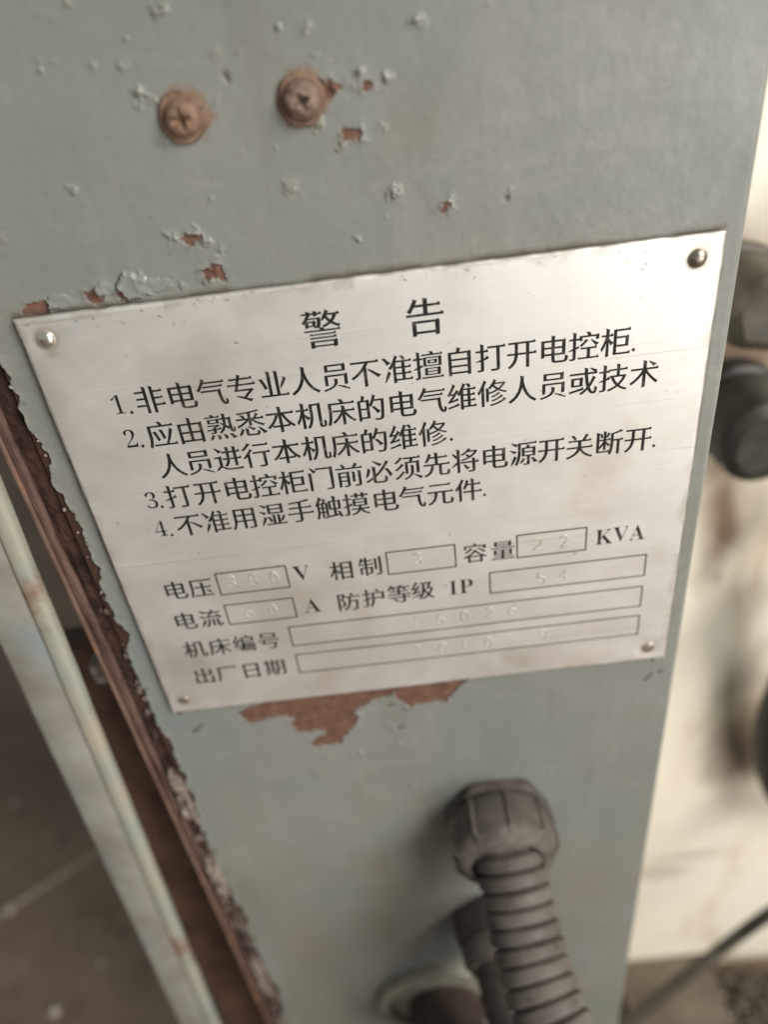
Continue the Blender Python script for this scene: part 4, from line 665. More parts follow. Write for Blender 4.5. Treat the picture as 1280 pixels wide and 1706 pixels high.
 '相': [[559,478,837,478,837,296,559,296], [559,538,559,714,837,714,837,538], [559,235,837,235,837,53,559,53], [460,777,460,-73,556,-61,559,-8,837,-8,837,-70,936,-58,949,755,925,806,873,777], [195,846,177,839,201,815,201,622,39,622,39,558,194,558,149,417,90,284,19,175,42,137,66,90,129,184,180,286,201,338,201,-79,297,-67,300,349,339,296,384,216,482,314,370,380,300,458,300,558,447,562,441,629,413,662,365,622,300,622,306,815]],
 '制': [[657,754,639,747,663,723,663,194,757,206,766,723], [835,836,817,829,841,805,842,24,839,3,834,-2,835,-2,690,-1,704,-41,712,-72,793,-71,847,-68,897,-56,925,-36,938,-12,941,23,947,805], [124,825,106,819,130,795,106,723,74,633,56,524,80,522,142,568,171,631,276,631,276,518,32,518,32,457,276,457,276,347,78,347,78,2,169,14,172,287,276,287,276,-79,371,-67,374,287,487,287,488,80,483,60,487,61,390,61,402,29,408,3,491,4,549,17,572,34,578,44,582,75,592,325,568,376,516,347,374,347,374,457,621,461,615,525,587,558,539,518,374,518,374,631,582,635,576,699,548,732,500,692,374,692,380,811,270,842,252,835,276,811,276,692,194,692,229,776]],
 '容': [[310,638,261,563,179,497,85,441,114,412,138,382,237,446,329,521,420,599], [598,601,682,522,774,450,842,379,945,454,829,504,734,571,621,621], [474,552,425,462,344,382,250,311,147,249,33,199,59,169,79,140,154,173,207,201,207,-81,303,-69,306,-43,692,-43,692,-77,791,-65,794,213,845,186,919,151,938,184,964,214,865,257,776,303,692,357,616,420,550,488,580,505], [306,16,306,192,692,192,692,16], [296,251,374,308,444,367,503,429,568,364,642,306,723,251], [419,834,401,827,425,803,466,744,70,744,70,566,166,578,169,683,828,683,828,566,928,578,941,722,917,773,865,744,574,744,547,802,527,826]],
 '量': [[263,669,734,669,734,606,263,606], [263,767,734,767,734,705,263,705], [164,804,164,569,835,569,845,782,821,833,769,804], [39,518,39,469,966,473,960,525,932,558,884,518], [243,277,449,277,449,211,243,211], [548,277,764,277,764,211,548,211], [243,377,449,377,449,313,243,313], [548,377,764,377,764,313,548,313], [34,-1,34,-51,972,-47,966,5,938,39,890,-1,548,-1,548,65,890,69,884,116,856,150,808,110,548,110,548,173,864,173,874,394,850,445,798,416,146,416,146,173,449,173,449,110,118,110,118,65,449,65,449,-1]],
 '流': [[558,367,540,360,564,336,564,-37,654,-25,663,336], [381,368,363,361,387,337,387,259,385,203,376,146,357,87,321,29,259,-28,290,-54,316,-83,389,-20,437,46,465,117,478,188,481,257,487,337], [736,368,718,361,742,337,742,44,745,-5,749,-22,761,-38,801,-57,831,-59,879,-59,905,-57,940,-45,959,-28,965,-16,973,34,977,95,936,114,899,140,895,31,890,4,883,-5,888,-4,875,-6,847,-6,837,-3,846,-6,838,16,838,37,844,337], [92,792,178,709,255,633,344,720,225,769,112,816], [45,518,140,445,224,377,308,465,181,505,62,542], [72,-53,96,-63,229,86,333,248,237,322,152,136], [544,828,526,821,550,797,573,764,593,706,305,706,305,646,510,646,443,561,395,501,364,479,305,435,317,421,450,418,826,445,875,360,995,427,873,519,757,620,727,602,786,499,481,482,544,558,612,646,962,650,956,713,928,746,880,706,693,706,667,778,644,819]],
 '防': [[584,826,566,820,590,796,616,740,635,667,726,707,708,766,687,817], [359,668,359,605,518,605,511,446,493,303,455,176,389,67,277,-23,306,-52,328,-82,427,-14,499,65,550,159,584,264,605,384,804,384,793,175,781,57,760,-4,750,-11,737,-12,687,-11,600,-6,615,-43,620,-73,711,-75,770,-73,797,-70,821,-63,854,-36,876,19,893,165,905,414,905,445,611,445,618,605,969,609,963,675,935,708,887,668], [69,793,69,-80,163,-68,166,733,290,733,250,614,205,492,248,438,273,393,288,353,295,316,297,283,296,255,287,221,275,205,274,204,255,199,182,200,195,167,198,140,248,139,284,140,312,146,353,165,376,192,387,222,392,275,389,316,379,360,360,405,330,452,294,496,349,629,401,765,343,800,329,794]],
 '护': [[169,845,151,838,175,814,175,634,41,634,41,570,175,570,175,344,14,271,26,256,175,273,176,16,170,-7,171,-7,61,-8,74,-44,81,-72,175,-70,237,-56,262,-38,269,-25,274,13,274,304,399,345,393,412,355,445,307,405,274,372,274,570,394,574,388,641,360,674,312,634,274,634,280,814], [579,817,561,810,585,786,638,733,676,663,434,663,434,400,432,317,423,228,404,140,371,54,316,-26,353,-57,386,-91,444,-12,485,71,512,160,527,250,534,341,837,341,837,274,935,286,948,641,924,692,872,663,674,663,762,702,720,770,672,818], [837,404,535,404,535,603,837,603]],
 '等': [[561,854,543,848,567,824,534,767,487,693,428,630,447,618,447,538,134,538,134,483,447,483,447,385,35,385,35,327,652,327,652,231,67,231,67,173,652,173,653,11,649,-9,645,-12,643,-13,488,-12,504,-47,512,-75,629,-74,707,-63,739,-44,751,-22,754,8,754,173,946,177,940,237,912,271,864,231,754,231,754,327,973,331,967,392,939,425,891,385,550,385,550,483,878,487,872,545,844,578,796,538,550,538,550,607,526,607,559,645,595,696,639,696,686,626,707,568,838,619,772,649,739,696,962,700,956,759,928,792,880,752,629,752,665,802], [235,139,287,75,345,20,385,-38,497,36,409,73,346,124,261,159], [169,855,151,848,175,824,137,762,88,682,28,613,65,589,99,563,150,621,203,696,218,696,247,628,263,572,348,617,337,648,316,696,505,700,499,759,471,792,423,752,235,752,272,800]],
 '级': [[16,18,28,3,413,123,407,187,365,220,317,180,198,108], [387,771,387,709,499,709,489,521,469,354,438,205,391,76,322,-33,363,-60,400,-89,450,-15,490,65,523,153,548,249,561,318,583,271,626,196,672,128,614,71,546,18,467,-26,495,-54,518,-86,596,-41,666,9,726,67,781,11,846,-38,921,-82,943,-50,971,-20,897,23,834,74,782,128,845,227,899,346,937,480,882,502,866,499,774,498,861,749,837,800,785,771], [600,709,735,709,696,565,656,440,829,440,800,348,764,266,726,202,672,288,622,392,585,496,594,599], [43,423,96,438,216,456,153,371,110,317,83,283,60,258,15,208,29,194,130,209,401,297,395,356,362,390,314,350,191,293,298,433,406,569,317,646,299,640,323,616,292,579,253,515,142,503,202,596,259,699,316,783,216,854,198,848,222,824,172,725,120,622,83,560,64,529,48,506,21,488,34,453]],
 '编': [[14,18,26,3,361,113,355,172,314,206,266,166,174,100], [28,442,97,437,197,453,146,371,111,320,85,286,65,261,23,212,36,199,127,206,351,261,348,286,347,316,175,280,243,376,311,482,378,572,289,647,271,641,295,617,267,578,232,512,141,502,197,596,251,702,302,789,198,851,180,845,204,821,162,724,115,621,84,559,59,515,15,455], [611,354,611,198,554,198,554,354], [688,354,733,354,733,198,688,198], [468,408,468,-72,551,-60,554,147,611,147,611,-47,685,-35,688,147,733,147,733,-46,807,-34,810,147,858,147,859,-5,855,-22,862,-20,804,-20,814,-47,818,-70,876,-68,921,-56,937,-41,940,-34,943,-8,943,409,871,408], [810,354,858,354,858,198,810,198], [591,831,573,824,597,800,619,776,638,728,401,728,401,515,400,416,392,307,377,195,349,85,305,-16,343,-41,379,-73,430,38,463,155,483,275,493,392,496,502,933,502,943,706,919,757,867,728,742,728,715,793,692,826], [496,672,837,672,837,557,496,557]],
 '号': [[273,736,723,736,723,592,273,592], [172,795,172,534,828,534,838,773,814,824,762,795], [50,436,50,375,259,375,226,280,193,195,715,195,697,97,679,35,649,-8,644,-11,615,-14,545,-13,435,-5,451,-41,457,-70,568,-73,639,-73,673,-71,702,-65,741,-42,768,-6,799,83,825,223,829,255,326,255,365,375,950,379,944,443,916,476,868,436]],
 '出': [[85,347,67,340,91,316,91,-17,801,-17,801,-78,905,-66,914,316,795,347,777,340,801,316,801,50,552,50,552,408,868,408,874,725,755,756,737,749,761,725,761,473,552,473,558,814,438,845,420,838,444,814,444,473,241,473,247,724,131,755,113,748,137,724,137,408,444,408,444,50,200,50,206,316]],
 '厂': [[132,766,132,471,130,375,123,272,107,166,78,64,32,-29,76,-54,116,-84,170,20,205,133,225,251,235,366,237,471,237,696,952,700,946,773,918,806,870,766]],
 '日': [[266,356,739,356,739,67,266,67], [266,422,266,701,739,701,739,422], [163,768,163,-69,263,-57,266,0,739,0,739,-64,842,-52,855,746,831,797,779,768]],
 '期': [[162,153,144,146,168,122,135,81,89,19,48,-71,70,-77,160,-26,213,43,263,97], [309,118,291,112,315,88,374,28,411,-50,535,12,446,71,391,125], [842,726,842,557,663,557,663,726], [567,786,567,427,566,336,559,240,545,142,520,49,480,-36,519,-62,554,-93,589,-28,616,40,635,111,649,185,658,264,842,264,843,18,839,-3,835,-8,836,-8,706,-7,720,-43,727,-72,831,-70,900,-56,927,-37,935,-24,940,15,950,764,926,815,874,786], [842,498,842,324,661,324,663,427,663,498], [368,834,350,827,374,803,374,703,218,703,224,803,118,834,100,827,124,803,124,703,39,703,39,644,124,644,124,227,25,227,25,168,544,168,544,227,470,227,470,644,544,644,544,703,470,703,476,803], [218,644,374,644,374,547,218,547], [218,495,374,495,374,389,218,389], [218,336,374,336,374,227,218,227]],
 '1': [[469,12,469,39,411,39,376,44,354,63,346,83,343,112,343,677,264,677,197,627,151,596,110,576,61,559,64,537,75,518,86,509,96,507,114,511,144,534,240,640,240,112,235,78,226,59,203,43,173,39,113,39,113,12]],
 '2': [[468,12,472,189,453,189,446,166,432,135,415,116,380,98,349,93,89,94,210,208,329,325,371,371,403,411,425,446,438,477,446,506,448,535,444,576,429,610,403,640,364,663,312,678,248,683,186,678,136,665,99,644,74,619,61,592,57,565,60,539,71,514,85,500,114,488,141,484,146,546,163,602,180,624,210,642,249,649,291,640,321,615,337,583,343,531,340,480,329,433,310,387,281,340,241,290,187,233,54,96,54,12]],
 '3': [[281,5,326,13,368,27,404,48,433,74,454,108,468,148,472,198,470,229,463,255,452,277,426,306,393,328,356,344,283,362,371,404,414,442,434,470,445,502,448,538,443,579,428,613,400,642,360,664,308,678,247,683,184,679,134,667,96,647,71,623,60,603,54,572,56,552,67,529,81,517,109,505,140,501,141,526,146,563,158,597,172,620,201,641,242,648,270,645,295,635,316,616,335,576,341,525,337,482,325,444,305,412,276,389,241,376,200,372,156,372,156,336,196,336,242,333,283,321,317,300,343,272,359,238,364,199,360,146,344,105,320,76,291,58,260,49,226,45,191,49,159,59,130,77,107,104,93,139,90,165,82,163,67,154,53,135,47,106,50,83,61,60,84,38,120,19,170,7,233,2]],
 '4': [[489,12,489,39,496,39,464,42,428,54,410,70,402,89,398,119,398,190,498,190,498,230,398,230,398,673,299,673,32,236,32,190,298,190,298,119,295,89,287,70,269,54,233,42,200,39,193,39,193,12], [210,492,232,531,254,572,310,689,300,500,298,410,298,230,51,230]],
 'V': [[318,-12,536,551,556,592,573,614,599,628,619,631,619,644,439,644,439,632,464,630,496,621,514,606,518,585,516,561,508,536,370,174,220,536,210,564,206,585,211,606,230,622,262,630,289,632,289,644,-8,644,-8,630,19,622,39,606,57,580,73,549,313,-12]],
 'A': [[170,6,170,20,176,20,132,25,103,43,94,69,96,86,101,104,138,195,370,195,400,120,412,88,417,65,407,41,375,25,339,21,339,6,621,6,621,22,599,27,580,43,560,74,539,119,311,659,304,659,80,102,61,62,44,41,19,25,0,22,0,6], [252,485,360,223,148,223]],
 'K': [[334,6,334,20,298,26,267,43,254,69,249,115,249,284,287,319,460,100,480,72,489,49,484,36,466,25,438,20,413,19,413,6,730,6,730,20,714,22,692,29,673,42,655,60,374,407,486,522,556,584,621,621,681,633,682,633,682,644,427,644,427,632,463,630,499,617,510,598,500,568,466,527,249,309,249,541,251,573,258,597,267,610,290,623,314,629,334,631,334,644,36,644,36,631,70,626,101,608,115,581,119,542,119,115,114,69,101,43,70,26,35,20,35,6]],
 'I': [[339,6,339,21,317,24,291,31,267,46,258,59,251,82,249,110,249,553,254,590,270,614,305,628,337,631,337,644,31,644,31,631,65,628,100,614,115,590,119,553,119,107,114,69,98,43,62,26,31,21,31,6]],
 'P': [[333,6,333,20,297,26,266,43,253,69,248,115,248,300,345,300,417,305,474,322,519,350,549,385,567,426,572,474,570,507,562,536,549,562,518,596,477,622,436,635,379,642,305,644,35,644,35,631,66,626,100,608,114,580,118,542,118,115,113,69,100,43,69,26,34,20,34,6], [248,570,251,591,259,608,280,619,309,622,346,618,382,604,401,586,417,556,426,517,429,470,426,422,414,383,399,359,367,336,332,326,288,322,248,322]]}
def decode(g): return [[(w_[i], w_[i + 1]) for i in range(0, len(w_), 2)] for w_ in g]
_cache = {}
def glyph(ch):
    """triangles of one character in em/1000 units"""
    if ch in _cache: return _cache[ch]
    if ch == '.':
        polys = [[(60 * math.cos(t) , 60 * math.sin(t)) for t in np.linspace(0, 2 * math.pi, 14)[:-1]]]
    else: polys = decode(GLYPHS[ch])
    V = []; E = []
    for p in polys:
        b = len(V); V += [Vector(q) for q in p]; E += [(b + i, b + (i + 1) % len(p)) for i in range(len(p))]
    r = geometry.delaunay_2d_cdt(V, E, [], 0, 1e-3)
    vo, fo = np.array([tuple(v) for v in r[0]]), r[2]
    keep = []
    for f in fo:
        c = vo[list(f)].mean(0); wn = 0
        for p in polys:
            q = np.array(p); n2 = np.roll(q, -1, 0)
            up = (q[:, 1] <= c[1]) & (n2[:, 1] > c[1]); dn = (q[:, 1] > c[1]) & (n2[:, 1] <= c[1])
            den = n2[:, 1] - q[:, 1]; den = np.where(np.abs(den) < 1e-9, 1e-9, den)
            xi = q[:, 0] + (c[1] - q[:, 1]) * (n2[:, 0] - q[:, 0]) / den
            wn += np.sum(up & (xi > c[0])) - np.sum(dn & (xi > c[0]))
        if wn != 0: keep.append(tuple(f))
    mid = (500, 380) if ord(ch) > 255 else ((vo[:, 0].min() + vo[:, 0].max()) / 2, (vo[:, 1].min() + vo[:, 1].max()) / 2)
    _cache[ch] = (vo - np.array(mid), keep)
    return _cache[ch]
LIFT = 0.00004
def letters(name, items, mat=M_INK):
    """items: (character, x mm, z mm, em width mm, em height mm)"""
    V, F = [], []
    for ch, x, z, ew, eh in items:
        v, f = glyph(ch); b = len(V)
        for p in v:
            X_, Z_ = x + p[0] * ew / 1000, z + p[1] * eh / 1000
            V.append((X_ / 1000, plate_y(X_, Z_) - LIFT, Z_ / 1000))
        F += [(b + q[0], b + q[2], b + q[1]) if True else q for q in f]
    me = bpy.data.meshes.new(name); me.from_pydata(V, [], F)
    return link(name, me, mat, plate, False)
def line(name, text, pts, off, k, ew, eh, fit=True, digit=None):
    """text with its measured centres; centres are fitted so the line is straight"""
    P = np.array([at(off[0] + x / k, off[1] + y / k, PY0)[[0, 2]] * 1000 for x, y in pts])
    cj = [i for i, c in enumerate(text) if ord(c) > 255]
    if fit and len(cj) > 2:
        q = np.polyfit(cj, P[cj, 0], 1); P[cj, 0] = 0.6 * np.polyval(q, cj) + 0.4 * P[cj, 0]
        q = np.polyfit(P[cj, 0], P[cj, 1], 1); P[cj, 1] = np.polyval(q, P[cj, 0])
    items = []
    for c, (x, z) in zip(text, P):
        e = (ew, eh) if ord(c) > 255 else (digit or (5.0, 5.6))
        items.append((c, x, z, *e))
    return letters(name, items)
O3, O4, K3 = (150, 480), (640, 480), 2.56
def both(l3, l4): return [(x, y) for x, y in l3] + [(x + 490 * K3, y) for x, y in l4]
EW, EH = 5.65, 5.9
letters_ = line('heading_text', '警告', both([(990,175)], [(175,122)]), O3, K3, 7.1, 7.35)
line('instruction_text', '1.非电气专业人员不准擅自打开电控柜.', both(
  [(118,497),(178,530),(250,478),(390,462),(520,443),(645,425),(782,408),(915,395),(1052,380),(1170,362)],
  [(62,343),(190,330),(322,312),(455,295),(588,280),(725,262),(850,245),(990,232),(1065,262)]), O3, K3, EW, EH)
line('instruction_text', '2.应由熟悉本机床的电气维修人员或技术', both(
  [(172,642),(225,674),(300,625),(428,610),(555,592),(683,575),(812,560),(942,543),(1072,528),(1200,510)],
  [(80,495),(208,478),(335,462),(465,445),(590,430),(725,415),(848,395),(975,385),(1108,368)]), O3, K3, EW, EH)
line('instruction_text', '人员进行本机床的维修.', both(
  [(355,760),(465,740),(585,727),(705,712),(835,695),(965,680),(1088,665),(1212,648)], [(82,635),(212,622),(288,645)]), O3, K3, EW, EH)
line('instruction_text', '3.打开电控柜门前必须先将电源开关断开.', both(
  [(262,905),(308,932),(370,892),(500,872),(630,857),(745,842),(865,825),(985,812),(1105,797),(1230,782)],
  [(105,765),(228,750),(350,735),(475,720),(598,705),(715,690),(830,678),(958,660),(1080,645),(1152,672)]), O3, K3, EW, EH)
line('instruction_text', '4.不准用湿手触摸电气元件.', both(
  [(300,1025),(350,1052),(420,1012),(538,992),(655,980),(778,965),(900,950),(1022,935),(1135,920)],
  [(10,908),(118,890),(238,875),(360,860),(430,882)]), O3, K3, EW, EH)
O5, K5 = (250, 850), 2.844; O6, K6 = (660, 850), 2.667
FW, FH = 5.35, 5.55
L6 = (5.6, 6.1)
line('field_label', '电压', [(118,380),(240,368)], O5, K5, FW, FH)
line('unit_text', 'V', [(718,298)], O5, K5, 0, 0, digit=L6)
line('field_label', '相制', [(908,285),(1045,265)], O5, K5, FW, FH)
line('field_label', '容量', [(352,190),(475,178)], O6, K6, FW, FH)
line('unit_text', 'KVA', [(927,118),(1000,107),(1074,98)], O6, K6, 0, 0, digit=(5.2, 6.1))
line('field_label', '电流', [(165,525),(285,512)], O5, K5, FW, FH)
line('unit_text', 'A', [(768,450)], O5, K5, 0, 0, digit=L6)
line('field_label', '防护等级', [(938,432),(1062,415),(1185,395),(1289,378)], O5, K5, FW, FH)
line('unit_text', 'IP', [(255,344),(313,337)], O6, K6, 0, 0, digit=(5.4, 6.1))
line('field_label', '机床编号', [(212,660),(330,645),(445,632),(562,618)], O5, K5, FW, FH)
line('field_label', '出厂日期', [(260,785),(360,773),(480,757),(595,745)], O5, K5, FW, FH)

def frame(c6):
    P = np.array([at(u, v, PY0)[[0, 2]] * 1000 for u, v in c6])
    x0, x1 = (P[0, 0] + P[3, 0]) / 2, (P[1, 0] + P[2, 0]) / 2; z1, z0 = (P[0, 1] + P[1, 1]) / 2, (P[2, 1] + P[3, 1]) / 2
    tl, tr = (P[0, 1] - P[1, 1]) / 2 * 0.5, (P[3, 1] - P[2, 1]) / 2 * 0.5
    t = 0.15; V = []; F = []
    N = 24
    outer = []; inner = []
    def ring(x0, x1, z0, z1):
        r = []
        for a, b in (((x0, z1), (x1, z1)), ((x1, z1), (x1, z0)), ((x1, z0), (x0, z0)), ((x0, z0), (x0, z1))):
            r += [(a[0] + (b[0] - a[0]) * i / N, a[1] + (b[1] - a[1]) * i / N) for i in range(N)]
        return r
    o, n_ = ring(x0 - t, x1 + t, z0 - t, z1 + t), ring(x0 + t, x1 - t, z0 + t, z1 - t)
    for x, z in o + n_: V.append((x / 1000, plate_y(x, z) - LIFT, z / 1000))
    m = len(o)
    for i in range(m): F.append((i, (i + 1) % m, m + (i + 1) % m, m + i))
    me = bpy.data.meshes.new('field_frame'); me.from_pydata(V, [], F)
    return link('field_frame', me, M_INK, plate, False)
f5 = lambda x, y: (O5[0] + x / K5, O5[1] + y / K5)
f6 = lambda x, y: (O6[0] + x / K6, O6[1] + y / K6)
frame([f5(308,302), f5(640,262), f5(662,360), f5(338,404)])
frame([f5(1115,202), f6(260,152), f6(268,248), f5(1135,305)])
frame([f6(538,113), f6(850,77), f6(843,175), f6(540,212)])
frame([f5(355,455), f5(675,410), f5(695,505), f5(375,543)])
frame([f6(417,277), f6(1115,197), f6(1103,288), f6(420,370)])
frame([f5(658,558), f6(1097,333), f6(1087,420), f5(678,648)])
frame([f5(692,690), f6(1083,463), f6(1075,545), f5(710,775)])

# stamped figures
arc = lambda cx, cz, rx, rz, a, b, n=10: [(cx + rx * math.cos(math.radians(t)), cz + rz * math.sin(math.radians(t))) for t in np.linspace(a, b, n)]
DIG = {'0': [arc(0, 0, .52, 1, 0, 360, 20)], '1': [[(-.3, .65), (0.05, 1), (.05, -1)]],
 '2': [arc(0, .45, .52, .55, 165, -35, 10) + [(-.55, -1), (.58, -1)]], '3': [arc(-.05, .5, .5, .5, 150, -90, 10) + arc(-.05, -.5, .58, .5, 90, -150, 10)],
 '4': [[(.55, -.4), (-.6, -.4), (.2, 1), (.2, -1)]], '5': [[(.5, 1), (-.42, 1), (-.48, .12)] + arc(0, -.35, .56, .64, 125, -150, 12)],
 '6': [[(.4, 1)] + arc(0, -.2, .55, 1.0, 110, 190, 7) + arc(0, -.42, .54, .58, 180, -180, 16)], '8': [arc(0, .5, .44, .5, -90, 270, 16), arc(0, -.5, .55, .5, 90, 450, 16)],
 '9': [arc(0, .42, .54, .58, 0, 360, 16) + [(.5, 0), (.15, -1)]]}
def stamp(text, pts, hh=1.5):
    bm = bmesh.new()
    for ch, (u, v) in zip(text, pts):
        c = at(u, v, PY0) * 1000
        tw = 0.09 * math.sin(u * 7.1 + v); c[2] += 0.12 * math.sin(u * 3.3)
        for st in DIG[ch]:
            prev = None
            path = [(c[0] + (p[0] * math.cos(tw) - p[1] * math.sin(tw)) * hh, c[2] + (p[1] * math.cos(tw) + p[0] * math.sin(tw)) * hh) for p in st]
            rings = []
            for i, (x, z) in enumerate(path):
                a, b = path[max(i - 1, 0)], path[min(i + 1, len(path) - 1)]
                L = math.hypot(b[0] - a[0], b[1] - a[1]) or 1; nxn, nzn = -(b[1] - a[1]) / L, (b[0] - a[0]) / L
                y = plate_y(x, z); r = 0.21
                rings.append([bm.verts.new(((x + nxn * r * o) / 1000, y - hgt, (z + nzn * r * o) / 1000)) for o, hgt in ((-1.2, -0.00003), (-.5, 0.00005 + 0.00006 * math.sin(i * 0.9 + u) ** 2), (.5, 0.00005 + 0.00006 * math.sin(i * 0.9 + u) ** 2), (1.2, -0.00003))])
            for r0, r1 in zip(rings, rings[1:]):
                for k in range(3): bm.faces.new((r0[k], r0[k + 1], r1[k + 1], r1[k]))
    bmesh.ops.recalc_face_normals(bm, faces=bm.faces[:])
    for f in bm.faces:
        if f.normal.y > 0: f.normal_flip()
    return from_bm('stamped_figures', bm, M_STAMP, plate, True)
stamp('380', [f5(385,338), f5(488,330), f5(588,317)])
stamp('60', [f5(470,485), f5(580,470)])
stamp('3', [f6(95,215)])
stamp('22', [f6(630,150), f6(748,137)])
stamp('54', [f6(645,300), f6(745,287)])
stamp('15026', [f6(88,493), f6(198,481), f6(305,468), f6(412,454), f6(520,441)])
stamp('20109', [f6(95,620), f6(208,607), f6(303,596), f6(412,583), f6(655,551)])

# ------------------------------------------------------------------ conduits and glands at the bottom
con = thing('flexible_conduit', (0.0195, -0.001, -0.107), 'dusty grey corrugated conduit with ribbed gland nut leaving the panel below the plate', 'conduit')
G1 = Vector((0.0184, 0, -0.1070))
def hexw(a): return lambda t, h: 1 / max(math.cos(((t + a) % (math.pi / 3)) - math.pi / 6), 0.9)
lathe('lock_nut', [(0.0120, -0.0004), (0.0136, 0.0), (0.0138, 0.0026), (0.0132, 0.0030), (0.010, 0.0031)], G1, M_GLAND, con, n=72, wob=hexw(0.3 + math.pi / 6))
def ribw(t, h):
    k = (t * 9 / (2 * math.pi)) % 1.0
    return 1.0 + (0.05 if 0.42 < k < 0.54 else 0.0) * (1 if h < 0.0145 else 0)
lathe('gland_nut', [(0.0120, 0.0036), (0.0140, 0.0040), (0.0143, 0.0046), (0.0143, 0.0128), (0.0140, 0.0142), (0.0130, 0.0158), (0.0112, 0.0168), (0.0100, 0.0170), (0.0098, 0.0150)], G1, M_GLAND, con, n=180, wob=ribw, angle=30)
cpath = smooth_path([(0.0192, -0.010, -0.1075), (0.0194, -0.0165, -0.1115), (0.0206, -0.0235, -0.1180), (0.0209, -0.0325, -0.1237), (0.0223, -0.0404, -0.1265), (0.0243, -0.0470, -0.1300), (0.0280, -0.0578, -0.1349), (0.034, -0.070, -0.145), (0.040, -0.080, -0.170), (0.048, -0.083, -0.215), (0.06, -0.07, -0.32), (0.075, -0.05, -0.476)], 14)
cpath = resample(cpath, 0.002)
for _ in range(40):
    cpath = [cpath[0], cpath[1]] + [(cpath[i - 1] + cpath[i] * 2 + cpath[i + 1]) / 4 for i in range(2, len(cpath) - 1)] + [cpath[-1]]
cpath = resample(smooth_path(cpath, 6), 0.00028)
def crug(s, t):
    ph = ((s - 0.0017 * t / 6.283 * 0) / 0.0045) % 1.0
    g = math.exp(-((ph - 0.5) / 0.10) ** 2); rr = 1 - 0.13 * g - 0.045 * abs(2 * ((ph + 0.5) % 1.0) - 1) ** 3
    return 0.0097 * rr * (1 + 0.006 * math.sin(3 * t + s * 300))
sweep('corrugated_hose', cpath, crug, M_CONDUIT, con, n=56, angle=75)
con2 = thing('shaded_conduit', (0.0155, -0.001, -0.166), 'plastic gland in painted shade with short hose half hidden behind the corrugated conduit', 'conduit')
G2 = Vector((0.0150, 0, -0.1655))
lathe('gland_nut', [(0.0100, -0.0004), (0.0118, 0.0), (0.0118, 0.0085), (0.0106, 0.0100)], G2, M_SHADEGLAND, con2, n=72, wob=hexw(0.1))
lathe('collar', [(0.0105, 0.0101), (0.0112, 0.0106), (0.0110, 0.0150), (0.0092, 0.0172), (0.0080, 0.0172)], G2, M_GLAND, con2, n=60)
sweep('hose', resample(smooth_path([(0.0150, -0.012, -0.1655), (0.0152, -0.022, -0.168), (0.017, -0.030, -0.177), (0.020, -0.034, -0.20), (0.03, -0.03, -0.30), (0.04, -0.02, -0.478)], 12), 0.001), lambda s, t: 0.0075 * (1 - 0.06 * math.exp(-((((s / 0.004) % 1) - .5) / .15) ** 2)), M_SHADEGLAND, con2, n=32)
bush = thing('cable_bushing', (-0.0045, -0.001, -0.221), 'round painted flange with a dark red brown plug below the plate near the bottom', 'bushing')
G3 = Vector((-0.0045, 0, -0.2205))
lathe('flange', [(0.0230, -0.0004), (0.0243, 0.0), (0.0245, 0.0030), (0.0238, 0.0040), (0.0215, 0.0042), (0.0200, 0.0034), (0.0196, 0.0012), (0.010, 0.0010)], G3, M_BUSH, bush, n=96)
lathe('plug', [(0.0130, 0.0008), (0.0138, 0.002), (0.0138, 0.030), (0.0128, 0.0325), (0.008, 0.0330)], G3 + Vector((0.0005, 0, -0.0045)), M_PLUG, bush, n=72, angle=50)

# ------------------------------------------------------------------ cream machine behind on the right
mach = thing('cream_machine', (0.4, 0.30, FZ), 'cream painted machine casing with rust stains standing behind the grey cabinet on the right', 'machine')
def spotted_panel(name, x0, x1, z0, z1, y, thick, mat, spots, parent):
    gx = np.linspace(x0, x1, 220); gz = np.linspace(z1, z0, 220); GX, GZ = np.meshgrid(gx, gz)
    g = np.zeros(GX.shape)
    for (cx, cz, rx, rz, a) in spots:
        n = fbm(GX * 90, GZ * 45, 12, 4)
        g = np.maximum(g, np.clip(1.5 - np.hypot((GX - cx) / rx, (GZ - cz) / rz) - 0.9 * (n - 0.3), 0, 1) * a)
    yy = np.full(GX.shape, y) + 0.0012 * (fbm(GX * 14, GZ * 14, 44, 3) - 0.5)
    co = np.stack([GX, yy, GZ], -1).reshape(-1, 3); n = 220; idx = np.arange(n * n).reshape(n, n)
    q = np.stack([idx[:-1, :-1], idx[1:, :-1], idx[1:, 1:], idx[:-1, 1:]], -1).reshape(-1, 4)
    loop = np.concatenate([idx[0, :-1], idx[:-1, -1], idx[-1, :0:-1], idx[:0:-1, 0]]); bk = co[loop].copy(); bk[:, 1] = y + thick
    bi = n * n + np.arange(len(loop)); sd = np.stack([loop, np.roll(loop, -1), np.roll(bi, -1), bi], -1)
    me = bpy.data.meshes.new(name); me.from_pydata(np.concatenate([co, bk]).tolist(), [], q.tolist() + sd.tolist() + [bi[::-1].tolist()])
    a_ = me.attributes.new('grime_shade', 'FLOAT', 'POINT'); a_.data.foreach_set('value', np.concatenate([g.ravel(), np.zeros(len(loop))]).astype(np.float32))
    o = link(name, me, mat, parent); me.set_sharp_from_angle(angle=math.radians(35)); return o
BY = 0.112
def bgp(u, v, Y=BY): return at(u, v, Y)
zseam = bgp(1180, 1425)[2]
zb = bgp(1160, 1638)[2]
s1 = []
for (u, v, a, b, al) in [(1205,860,.012,.035,.95),(1235,600,.020,.045,.97),(1235,500,.016,.03,.9),(1225,740,.016,.03,.95),(1260,1220,.022,.05,.8),(1250,850,.010,.02,.5),(1195,960,.004,.006,.6),(1150,1425,.02,.004,.5)]:  # fitting spots mix grime and painted shadow; hose-side spot is painted shadow
    p = bgp(u, v); s1.append((p[0], p[2], a, b, al))
